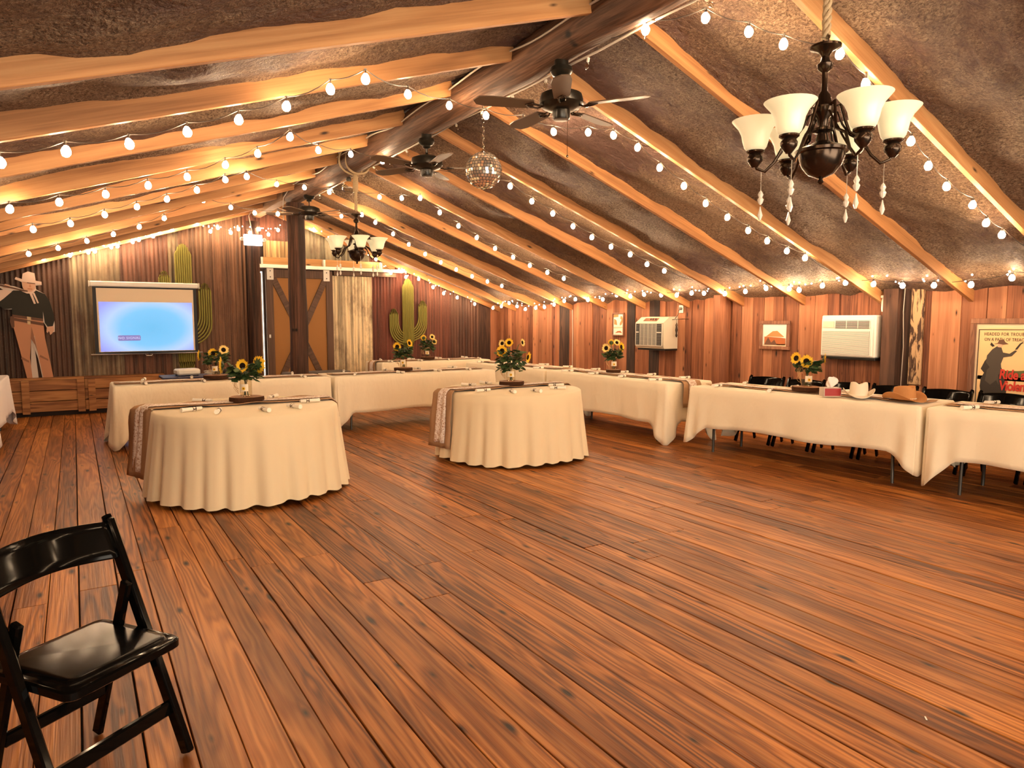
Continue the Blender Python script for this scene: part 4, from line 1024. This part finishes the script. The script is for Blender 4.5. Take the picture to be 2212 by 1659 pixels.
sp('scarf_print', 'print_hat', [(-.10, 1.35), (-.03, 1.315), (.04, 1.315), (.09, 1.37), (.085, 1.40), (.03, 1.345), (-.04, 1.34)], .007); sp('scarf_print', 'print_hat', [(.0, 1.32), (.035, 1.32), (.075, 1.16), (.05, 1.155)], .008); sp('scarf_print', 'print_hat', [(.04, 1.325), (.065, 1.33), (.115, 1.17), (.095, 1.165)], .008)
sp('hat_print', 'print_hat', [(-.175, 1.53), (-.09, 1.495), (.0, 1.485), (.09, 1.475), (.165, 1.45), (.165, 1.50), (.09, 1.515), (.08, 1.63), (0, 1.655), (-.07, 1.62), (-.085, 1.53), (-.16, 1.565)], .009)
sp('rifle_print', 'print_leather', [(-.40, 1.43), (-.10, 1.355), (-.02, 1.34), (-.02, 1.36), (-.10, 1.378), (-.40, 1.46)], .010)
m = MB(); m.prism([(-.05, 0), (.05, 0), (.0, .9)], .0, .012); m.build('stand', 'box_card', st)

ps = thing('projection_screen', 'hanging projection screen showing a blue no-signal picture', 'screen', (1.04, 13.02, 0))
m = MB(); m.cbox(-.80, .80, -.05, .03, 2.045, 2.13, .015); hs = m.build('housing', 'white_plastic', ps, 40)
m = MB(); m.cbox(-.815, -.80, -.055, .035, 2.04, 2.135, .006); m.cbox(.80, .815, -.055, .035, 2.04, 2.135, .006); m.build('end_cap', 'white_plastic', hs)
m = MB(); m.box(-.74, -.70, .0, .265, 2.07, 2.10); m.box(.70, .74, .0, .265, 2.07, 2.10); m.build('wall_bracket', 'black_metal', ps)
m = MB(); m.box(-.765, .765, -.004, 0, .955, 2.05); m.build('border', 'screen_black', ps)
m = MB(); m.box(-.715, .715, -.006, -.0042, .985, 2.02); m.build('fabric', 'screen_cream', ps)
m = MB(); m.box(-.69, .69, -.008, -.0062, .992, 1.80); im = m.build('picture', 'projected_image', ps)
m = MB(); ol2 = [(x, z) for cx, cz, a0 in ((-.13, 1.235, 0), (-.42, 1.235, 90), (-.42, 1.185, 180), (-.13, 1.185, 270)) for a_ in (0, 30, 60, 90) for x, z in ((cx + .02 * math.cos(R(a0 + a_)), cz + .02 * math.sin(R(a0 + a_))),)]
m.prism(ol2, -.0095, -.0082); m.build('message_box', 'image_box', ps)
text_part('NO SIGNAL', .055, 'message_lettering', 'image_text', ps, (-.275, -.0100, 1.192), RX90, .0004, 0, 1.15, 'CENTER')
m = MB(); m.tube([(-.83, -.01, .945), (.83, -.01, .945)], .014, 10); m.build('bottom_bar', 'white_plastic', ps, 60)
m = MB(); m.tube([(-.05, -.02, .935), (-.04, -.025, .915), (.04, -.025, .915), (.05, -.02, .935)], .006, 8); m.build('handle', 'white_plastic', ps, 60)

def cactus(label, cx, z0, H_, tw, armL, armR, y=13.19):
    """flat ribbed wall cactus: nested ribs, arms curving up from the trunk"""
    t = thing('wall_cactus', label, 'wall decoration', (cx, y, z0)); r_ = .0165; n = 8
    m = MB()
    for i in range(n):
        x = (i - (n - 1) / 2) * tw / n; cap = math.sqrt(max(0, 1 - (x / (tw / 2)) ** 2)) * tw * .9
        m.tube([(x * .75, 0, 0), (x, 0, .12), (x, 0, H_ - tw * .9 + cap * .5), (x * .8, 0, H_ - tw * .9 + cap)], r_, 7)
    m.build('trunk', 'cactus_green', t, 60)
    m = MB(); m.prism([(-tw * .42, .0), (tw * .42, 0), (tw * .48, .15), (tw * .48, H_ - tw), (0, H_ - tw * .2), (-tw * .48, H_ - tw), (-tw * .48, .15)], .004, .014); m.build('backing', 'cactus_green', t)
    for sx, spec in ((-1, armL), (1, armR)):
        if not spec: continue
        off, zt, zb, aw = spec; m = MB(); k = 6
        for i in range(k):
            q = (i - (k - 1) / 2) * aw / k; cap = math.sqrt(max(0, 1 - (q / (aw / 2)) ** 2)) * aw * .8
            xo = off + q; zz = zb - q * .9
            pts = [(sx * (off + q * .75), .004, zt - aw * .8 + cap)] + [(sx * xo, .004, zt - aw * .8 + cap * .4), (sx * xo, .004, zz + .14)]
            for a_ in range(1, 7):
                an = R(15 * a_); rx = xo - tw * .22; pts.append((sx * (tw * .22 + rx * math.cos(an)), .004, zz + .14 - (.14 + off * .55 + q * .4) * math.sin(an)))
            m.tube(pts, r_ * .92, 7)
        m.build('arm', 'cactus_green', t, 60)
cactus('green ribbed wall cactus on the right half of the corrugated wall', 5.82, .92, 1.43, .255, (.31, .82, .36, .20), (.33, .99, .45, .20))
cactus('green ribbed wall cactus half hidden behind the projection screen', 1.64, .66, 2.15, .27, (.30, 1.68, 1.0, .19), (.33, 1.49, .72, .22))
ex = thing('exit_sign', 'glowing white emergency sign with two small lamp heads on the log post', 'sign', (2.755, 12.93, 2.82))
m = MB(); m.cbox(-.155, .155, -.03, .03, 0, .19, .01); m.build('lit_box', 'sign_glow', ex, 40)
for sx in (-1, 1):
    m = MB(); m.lathe([(.012, -.03), (.028, -.02), (.032, .02), (.026, .03)], 14, TR((sx * .19, 0, .105), 0, R(90))); m.build('lamp_head', 'white_plastic', ex, 40)
m = MB(); m.tube([(-.01, .0, .19), (-.03, .0, .35), (-.05, .05, .52), (.0, .1, .60), (.12, .1, .64)], .008, 6); m.build('conduit', 'white_cable', ex, 60)

# projector on its small table
pt = thing('side_table', 'small navy-topped table holding the projector', 'table', (1.45, 10.50, 0))
m = MB(); m.cbox(-.48, .48, -.30, .30, .70, .735, .006); m.build('tabletop', 'navy', pt)
for sx in (-1, 1):
    for sy in (-1, 1): m = MB(); m.cbox(-.016, .016, -.016, .016, 0, .70, .003); m.build('leg', 'black_metal', pt, None, (sx * .43, sy * .25, 0))
pj = thing('projector', 'white projector on the small navy table', 'projector', (1.30, 10.52, .736), R(8))
m = MB(); m.cbox(-.15, .15, -.11, .11, .012, .095, .02); m.build('case', 'white_plastic', pj, 30)
m = MB(); m.lathe([(.035, 0), (.035, .03), (.028, .032)], 16, TR((.07, .11, .055), 0, R(-90))); m.build('lens', 'dark_slot', pj, 40)
m = MB()
for sx in (-1, 1):
    for sy in (-1, 1): m.lathe([(.012, 0), (.012, .014)], 8, TR((sx * .12, sy * .08, 0)))
m.build('feet', 'dark_slot', pj)
random.seed(77)
for i, (cx, cy, lab, mt) in enumerate(((1.60, 10.45, 'pale coiled cable on the projector table', 'white_cable'), (1.76, 10.52, 'dark coiled cable on the projector table', 'black_cable'))):
    pts = []
    for k in range(60):
        a_ = k * .55; pts.append((cx + (.075 + .02 * math.sin(k * .9)) * math.cos(a_), cy + (.075 + .015 * math.cos(k * .7)) * math.sin(a_), .745 + .0009 * k + .01 * abs(math.sin(k * .37))))
    m = MB(); m.tube(pts, .005, 5); tag(m.build('coiled_cable', mt, None, 60), lab, 'cable')
for i in range(6):
    m = MB(); m.cbox(-.55, .55, -.22, .22, 0, .10, .03); o = m.build('seat_cushion', 'stone_cushion', None, 40, (3.45 + U(-.05, .05), 11.75 + U(-.03, .03), .105 * i + .005), (0, 0, U(-.06, .06)))
    tag(o, 'flat grey cushion in the stack before the barn door' if i < 5 else 'top grey cushion of the stack before the barn door', 'cushion', 'stacked cushions before the barn door' if i < 5 else None)

# ================================================================== ceiling fans, mirror ball, chandeliers
def fan(loc, rot, label, rod=.10, pull=True):
    t = thing('ceiling_fan', label, 'fan', loc, rot)
    m = MB(); m.lathe([(.05, .285), (.05, .236), (.075, .23), (.08, .20), (.06, .175), (.035, .165), (.04, .15), (.02, .14)], 24); m.build('canopy', 'fan_black', t, 40)
    m = MB(); m.tube([(0, 0, .05), (0, 0, .16)], .013, 10); m.build('rod', 'fan_black', t, 60)
    m = MB(); m.lathe([(.03, .075), (.10, .065), (.145, .045), (.155, .01), (.155, -.02), (.13, -.045), (.085, -.06), (.065, -.065), (.062, -.11), (.055, -.125), (.02, -.128)], 30); m.build('motor', 'fan_black', t, 40)
    for i in range(5):
        a_ = 2 * math.pi * i / 5; M_ = Euler((0, 0, a_)).to_matrix().to_4x4() @ Euler((R(10), 0, 0)).to_matrix().to_4x4()
        m = MB(); ol_ = [(.22, -.055), (.52, -.068), (.60, -.055), (.63, 0), (.60, .055), (.52, .068), (.22, .055), (.19, 0)]
        n_ = len(ol_); m.add([(x, y, -.038) for x, y in ol_] + [(x, y, -.030) for x, y in ol_], [tuple(range(n_))[::-1], tuple(range(n_, 2 * n_))] + [(i_, (i_ + 1) % n_, (i_ + 1) % n_ + n_, i_ + n_) for i_ in range(n_)], M_); b = m.build('blade', 'fan_blade', t)
        m = MB(); m.tube([(.12, 0, -.035), (.17, .02, -.05), (.23, .025, -.042), (.26, 0, -.040), (.23, -.025, -.042), (.17, -.02, -.05), (.12, 0, -.035)], .007, 6, True, M_); m.build('blade_iron', 'bronze', b, 60)
    if pull:
        m = MB(); m.tube([(.05, -.02, -.11), (.05, -.02, -.36)], .0022, 5); m.ball((.05, -.02, -.37), .01, 8, 6); m.build('pull_chain', 'nickel', t, 60)
fan((2.98, 4.06, 3.035), .3, 'black ceiling fan nearest the camera on the ridge log')
fan((2.98, 6.26, 3.02), .8, 'black ceiling fan above and left of the mirror ball', pull=False)
fan((2.98, 10.23, 3.08), .1, 'black ceiling fan farthest away beside the log post', pull=False)
mbl = thing('mirror_ball', 'silver mirror ball hanging by a chain under the ridge log', 'mirror ball', (3.0, 5.19, 2.765))
m = MB(); m.ball((0, 0, 0), .149, 24, 16); m.build('core', 'grout', mbl, 180)
m = MB(); nr = 18
for i in range(nr):
    la = -math.pi / 2 + math.pi * (i + .5) / nr; n_ = max(4, int(2 * math.pi * .15 * math.cos(la) / .026)); da = math.pi / nr * .46
    for k in range(n_):
        lo = 2 * math.pi * (k + .5 * (i % 2)) / n_; dl = math.pi / n_ * .93
        cc = Vector((math.cos(la) * math.cos(lo), math.cos(la) * math.sin(lo), math.sin(la))); e1 = Vector((-math.sin(lo), math.cos(lo), 0)); e2 = cc.cross(e1)
        j1, j2 = random.gauss(0, .06), random.gauss(0, .06); nn_ = (cc + e1 * j1 + e2 * j2).normalized(); e1 = (e1 - nn_ * e1.dot(nn_)).normalized(); e2 = nn_.cross(e1)
        w1 = .153 * math.cos(la) * dl * .90; w2 = .153 * da * .92; P = cc * .153
        m.add([P - e1 * w1 - e2 * w2, P + e1 * w1 - e2 * w2, P + e1 * w1 + e2 * w2, P - e1 * w1 + e2 * w2], [(0, 1, 2, 3)])
tl_ = m.build('mirror_tiles', 'mirror', mbl); tl_['kind'] = 'stuff'
m = MB()
for i in range(12):
    z = .165 + i * .034; a_ = (i % 2) * math.pi / 2
    m.tube([(.009 * math.cos(q) * math.cos(a_), .009 * math.cos(q) * math.sin(a_), z + .021 * math.sin(q)) for q in [2 * math.pi * k / 10 for k in range(10)]], .0025, 4, closed=True)
m.build('chain', 'nickel', mbl, 60); m = MB(); m.lathe([(.03, .145), (.02, .16), (.006, .168)], 12); m.build('cap', 'nickel', mbl, 40)
def chandelier(loc, rz, label, rope_top):
    t = thing('chandelier', label, 'chandelier', loc, rz)
    m = MB(); m.lathe([(.004, -.06), (.014, -.05), (.008, -.035), (.02, -.03), (.055, -.015), (.085, .02), (.098, .06), (.100, .075), (.112, .08), (.114, .092), (.10, .10), (.06, .115), (.03, .13), (.022, .165), (.045, .175), (.045, .185), (.02, .195), (.026, .23), (.045, .25), (.05, .28), (.034, .30), (.028, .33), (.014, .35), (.012, .43), (.03, .445), (.036, .465), (.02, .48), (.016, .50), (.03, .52), (.066, .535), (.066, .545), (.02, .55), (.006, .555)], 24); m.build('column', 'bronze', t, 40)
    for i in range(6):
        a_ = 2 * math.pi * i / 6; M_ = Euler((0, 0, a_)).to_matrix().to_4x4()
        m = MB(); m.tube([(.035, 0, .27), (.07, .008, .29), (.09, .0, .22), (.11, -.008, .16), (.16, .006, .13), (.20, .0, .055), (.24, 0, .015), (.275, 0, .03), (.285, 0, .055)], .007, 7, True, M_)
        m.tube([(.035, 0, .26), (.06, -.01, .25), (.08, .004, .20), (.115, .010, .15), (.15, -.006, .125), (.20, .0, .055)], .005, 6, True, M_); ar = m.build('arm', 'bronze', t, 60)
        m = MB(); m.lathe([(.012, .085), (.02, .095), (.034, .115), (.036, .13), (.028, .145), (.042, .155), (.042, .162), (.02, .163)], 16, M_ @ Matrix.Translation((.285, 0, -.05))); m.build('socket', 'bronze', ar, 40)
        m = MB(); m.lathe([(.038, .163), (.050, .178), (.058, .205), (.064, .235), (.078, .265), (.100, .290), (.108, .300), (.105, .301), (.096, .288), (.074, .264), (.060, .235), (.054, .205), (.046, .181), (.034, .168)], 28, M_ @ Matrix.Translation((.285, 0, -.05))); m.build('shade', 'shade_glass', t, 60)
        m = MB(); Mc = M_ @ Matrix.Translation((.255, 0, -.05))
        m.tube([(0, 0, .062), (0, 0, -.02)], .0016, 4, True, Mc); m.lathe([(.002, -.02), (.008, -.028), (.013, -.04), (.008, -.052), (.015, -.062), (.010, -.078), (.003, -.086)], 8, Mc); m.lathe([(.002, -.094), (.005, -.11), (.012, -.135), (.004, -.158)], 8, Mc); m.build('crystal_drop', 'crystal', t, 30)
    m = MB(); zt = rope_top - loc[2]
    m.tube([(.022 * math.cos(q), 0, .572 + .022 * math.sin(q)) for q in [2 * math.pi * k / 14 for k in range(14)]], .004, 5, closed=True); m.build('ring', 'nickel', t, 60)
    m = MB()
    for k in range(3):
        m.tube([(.011 * math.cos(z * 60 + k * 2.09), .011 * math.sin(z * 60 + k * 2.09), z) for z in [.575 + (zt - .575) * i / 60 for i in range(61)]], .010, 6)
    rp = m.build('rope', 'rope', t, 60)
    m = MB()
    for i in range(14): m.tube([(.027 * math.cos(2 * math.pi * k / 14), .027 * math.sin(2 * math.pi * k / 14), zt - .22 + i * .013) for k in range(14)], .0075, 5, closed=True)
    m.build('rope_binding', 'rope', rp, 60)
    m = MB()
    for k, yy in enumerate((-.05, .06)): m.tube([(.172 * math.cos(q), yy + .03 * math.sin(q * 2 + k), zt + .155 + .172 * math.sin(q)) for q in [2 * math.pi * i / 26 for i in range(26)]], .014, 6, closed=True)
    m.build('rope_loop', 'rope', rp, 60)
chandelier((2.90, 1.96, 2.175), R(67), 'bronze six-shade chandelier with crystal drops hanging close at the right', 3.285)
chandelier((2.98, 8.27, 2.25), R(20), 'bronze six-shade chandelier hanging by rope in front of the barn door', 3.285)
gb = thing('glass_globe', 'clear glass globe hanging from the log beside the rope', 'globe', (3.02, 8.62, 3.17))
m = MB(); m.ball((0, 0, 0), .085, 20, 14); m.build('globe', 'bulb_glass', gb, 180); m = MB(); m.lathe([(.03, .08), (.035, .10), (.02, .13)], 14); m.build('cap', 'grey_metal', gb, 40)

# ================================================================== string lights
bm_ = MB(); bm_.lathe([(.004, -.031), (.016, -.027), (.025, -.012), (.0265, .002), (.021, .017), (.010, .032)], 7); bulb_me = bm_.mesh('bulb', 180); bulb_me.materials.append(MATS['bulb_glow'])
def lights(label, pts, lead=None, tail=None, group='string lights', mini=None):
    t = thing('string_lights', label, 'string lights', (0, 0, 0), 0, group)
    wire = [Vector(p) + Vector((0, 0, .055)) for p in pts]; full = ([Vector(lead)] if lead else []) + wire + ([Vector(tail)] if tail else [])
    fine = []
    for a_, b_ in zip(full[:-1], full[1:]):
        for k in range(4):
            q = k / 4; fine.append(a_.lerp(b_, q) + Vector((0, 0, -.03 * math.sin(math.pi * q) * min(1, (b_ - a_).length / .4))))
    fine.append(full[-1]); m = MB(); m.tube(fine, .0035, 5)
    for p in pts: m.tube([Vector(p) + Vector((0, 0, .03)), Vector(p) + Vector((0, 0, .06))], .010, 6)
    m.build('wire', 'wire_brown', t, 60)
    for p in pts: link('bulb', bulb_me, t, p, (U(-.2, .2), U(-.2, .2), 0))
    if mini:
        m = MB()
        for p in mini: m.ball(p, .009, 6, 4)
        o = m.build('mini_bulbs', 'mini_glow', t, 180); o['kind'] = 'stuff'
    return t
S2 = [(3.28, 3.02, 3.30), (3.50, 2.88, 3.22), (3.68, 2.77, 3.15), (3.91, 2.55, 3.07), (4.22, 2.57, 2.96), (4.90, 2.64, 2.72), (5.22, 2.68, 2.60), (5.53, 2.70, 2.49), (5.85, 2.66, 2.38), (6.15, 2.69, 2.27), (6.38, 2.67, 2.19)]
S4 = [(-0.29, 4.66, 2.34), (0.01, 4.68, 2.44), (0.33, 4.76, 2.54), (0.64, 4.70, 2.64), (0.92, 4.60, 2.73), (1.17, 4.44, 2.81), (1.36, 4.17, 2.87), (1.55, 4.09, 2.94), (2.10, 4.71, 3.11), (2.70, 5.23, 3.26), (2.99, 5.13, 3.20), (3.34, 5.10, 3.20), (3.67, 5.11, 3.16), (3.82, 4.81, 3.11), (3.94, 4.62, 3.06), (4.17, 4.57, 2.98), (4.50, 4.64, 2.86), (4.84, 4.67, 2.74), (5.19, 4.72, 2.62), (5.49, 4.71, 2.51), (5.78, 4.69, 2.40), (6.04, 4.66, 2.31), (6.31, 4.62, 2.22), (6.49, 4.53, 2.15)]
S6 = [(-0.36, 6.39, 2.32), (-0.05, 6.54, 2.42), (0.27, 6.60, 2.52), (0.58, 6.59, 2.62), (0.88, 6.58, 2.72), (1.14, 6.30, 2.80), (1.36, 6.10, 2.88), (1.48, 5.54, 2.91), (2.02, 6.59, 3.09), (2.55, 7.20, 3.24), (2.95, 7.32, 3.24), (4.16, 6.61, 2.98), (4.51, 6.70, 2.86), (4.82, 6.72, 2.75), (5.15, 6.76, 2.63), (5.45, 6.77, 2.52), (5.75, 6.76, 2.42), (5.99, 6.67, 2.33), (6.28, 6.67, 2.22), (6.52, 6.60, 2.14)]
S8 = [(-0.28, 7.96, 2.35), (0.02, 8.08, 2.44), (0.31, 8.02, 2.54), (0.59, 7.94, 2.63), (0.85, 7.81, 2.71), (1.10, 7.60, 2.79), (1.31, 7.27, 2.86), (1.53, 7.37, 2.93), (2.29, 9.27, 3.24), (2.65, 9.29, 3.24), (3.03, 9.44, 3.24), (3.62, 9.11, 3.18), (3.77, 8.70, 3.12), (3.88, 8.36, 3.08), (4.25, 8.54, 2.95), (4.63, 8.72, 2.82), (4.98, 8.82, 2.69), (5.33, 8.89, 2.56), (5.66, 8.91, 2.45), (5.97, 8.92, 2.34), (6.25, 8.85, 2.24), (6.50, 8.76, 2.15)]
S10 = [(-0.42, 10.26, 2.30), (-0.12, 10.43, 2.40), (0.19, 10.36, 2.50), (0.48, 10.23, 2.59), (0.76, 10.03, 2.68), (1.01, 9.65, 2.76), (1.47, 9.67, 3.02), (1.87, 10.06, 3.02), (2.25, 10.39, 3.02), (2.55, 10.31, 3.02), (3.68, 10.89, 3.15), (3.81, 10.32, 3.11), (4.05, 10.38, 3.02), (4.43, 10.59, 2.89), (4.78, 10.77, 2.76), (5.14, 10.90, 2.63), (5.48, 10.99, 2.51), (5.80, 11.02, 2.40), (6.11, 11.00, 2.29), (6.36, 10.88, 2.20), (6.58, 10.74, 2.12)]
PR = [(7.50, 3.03, 1.90), (7.50, 3.38, 1.85), (7.50, 3.73, 1.86), (7.50, 4.05, 1.87), (7.50, 4.37, 1.90), (7.50, 4.70, 1.93), (7.50, 4.99, 1.91), (7.50, 5.30, 1.87), (7.50, 5.44, 1.89), (7.50, 5.78, 1.91), (7.50, 6.10, 1.88), (7.50, 6.44, 1.86), (7.50, 6.81, 1.88), (7.50, 7.04, 1.89), (7.50, 7.33, 1.87), (7.50, 7.65, 1.88), (7.50, 8.02, 1.90), (7.50, 8.33, 1.88), (7.50, 8.66, 1.91), (7.50, 9.01, 1.85), (7.50, 9.41, 1.85), (7.50, 9.76, 1.87), (7.50, 10.09, 1.85), (7.50, 10.40, 1.79), (7.50, 10.71, 1.75), (7.50, 11.00, 1.74), (7.50, 11.36, 1.72), (7.50, 11.66, 1.78), (7.50, 11.96, 1.85), (7.50, 12.26, 1.79), (7.50, 12.60, 1.76)]
PB = [(-0.35, 13.00, 2.45), (-0.00, 13.00, 2.52), (0.25, 13.00, 2.58), (0.34, 13.00, 2.60), (0.57, 13.00, 2.68), (0.66, 13.00, 2.70), (0.88, 13.00, 2.78), (0.97, 13.00, 2.82), (1.18, 13.00, 2.89), (1.28, 13.00, 2.97), (1.47, 13.00, 3.02), (1.86, 13.00, 3.14), (2.07, 13.00, 3.03), (2.19, 13.00, 3.10), (2.40, 13.00, 3.03), (2.53, 13.00, 3.10), (2.72, 13.00, 3.05), (2.88, 13.00, 3.12), (3.04, 13.00, 3.04), (3.21, 13.00, 3.13), (3.66, 13.00, 3.11), (3.87, 13.00, 3.17), (4.24, 13.00, 2.96), (5.07, 13.00, 2.69), (5.38, 13.00, 2.44), (5.65, 13.00, 2.49), (5.70, 13.00, 2.37), (5.98, 13.00, 2.34), (6.30, 13.00, 2.18), (6.54, 13.00, 2.06), (6.86, 13.00, 1.98), (7.28, 13.00, 1.85)]

random.seed(9)
def minis(pts, n=3):
    o = []
    for a_, b_ in zip(pts[:-1], pts[1:]):
        for k in range(n): o.append(tuple(Vector(a_).lerp(Vector(b_), U(0, 1)) + Vector((U(-.03, .03), U(-.03, .03), U(.02, .10)))))
    return o
def hook(x, y): return (x, y, (zR(x) if x > 2.98 else zL(x)) - .005)
lights('string of round bulbs from the ridge log past the near chandelier', [(3.06, 3.30, 3.28)] + S2, (3.0, 3.55, 3.30), hook(6.9, 2.6))
lights('string of round bulbs crossing under the near ceiling fan', S4, hook(-1.6, 4.52), hook(7.0, 4.55))
lights('string of round bulbs crossing under the mirror ball', S6, hook(-1.6, 6.5), hook(7.0, 6.55))
lights('string of round bulbs crossing in front of the far chandelier', S8, hook(-1.6, 7.9), hook(7.0, 8.5))
lights('string of round bulbs crossing beside the log post', S10, hook(-1.6, 10.5), hook(7.0, 10.5))
lights('string of round bulbs along the top of the board wall', PR, (7.6, 2.2, 1.95), None, mini=minis(PR))
lights('string of round bulbs along the gable of the corrugated wall', PB, (-2.3, 13.0, 1.8), None, mini=minis(PB))
def back_row(y, label):  # unseen bulb strings added behind the camera for extra light
    pts = [(x, y + U(-.05, .05), zL(x) - .07) for x in [-2.2 + .31 * i for i in range(16)]] + [(x, y + U(-.05, .05), zR(x) - .07) for x in [3.3 + .31 * i for i in range(14)]]
    lights(label, pts)
back_row(.60, 'added string of unseen round bulbs overhead behind the camera'); back_row(-1.42, 'second added string of unseen round bulbs behind the camera')
# ---- cables and unlit bulbs along the ridge log
def logpath(ang, y0, y1, n, amp, r_=.160, seed=0):
    rnd = random.Random(seed); ph = rnd.uniform(0, 6); o = []
    for i in range(n + 1):
        y = y0 + (y1 - y0) * i / n; a_ = R(ang + amp * math.sin(y * 2.3 + ph) + amp * .6 * math.sin(y * 5.1 + ph * 2)); o.append((2.98 + r_ * math.cos(a_), y, 3.44 + r_ * math.sin(a_)))
    return o
m = MB(); m.tube(logpath(168, .5, 10.6, 90, 9, .163, 2) + [(2.80, 10.95, 3.36), (2.83, 11.12, 3.2), (2.84, 11.14, 3.05)], .008, 6); tag(m.build('ridge_cable', 'white_cable', None, 60), 'white cable along the left side of the ridge log', 'cable')
cb = thing('unlit_bulb_string', 'white cable with unlit clear bulbs along the lower edge of the ridge log', 'string lights')
lp = logpath(-52, .5, 10.7, 100, 12, .163, 4); m = MB(); m.tube(lp, .008, 6); m.build('cable', 'white_cable', cb, 60)
c9 = MB(); c9.lathe([(.002, -.062), (.009, -.052), (.016, -.032), (.015, -.015), (.010, 0)], 10); c9_me = c9.mesh('clear_bulb', 180); c9_me.materials.append(MATS['bulb_glass'])
sk = MB(); sk.lathe([(.011, -.002), (.011, .022), (.006, .026)], 10); sk_me = sk.mesh('socket', 40); sk_me.materials.append(MATS['white_plastic'])
for i in range(18, 98, 5):
    p = Vector(lp[i]) + Vector((.012, 0, -.026)); rt_ = (U(-.8, .8), U(-.9, .3), 0)
    b = link('clear_bulb', c9_me, cb, p, rt_); link('socket', sk_me, b)

for lab, x, y, a_ in (('tiny white paper scrap on the floor behind the black chair', -.12, 3.30, .4), ('tiny white paper scrap on the bare floor at the right', 2.65, 1.26, .7)):
    m = MB(); m.cbox(-.012, .012, -.003, .003, 0, .002, .0005); tag(m.build('paper_scrap', 'print_white', None, None, (x, y, .0005), (0, 0, a_)), lab, 'scrap')
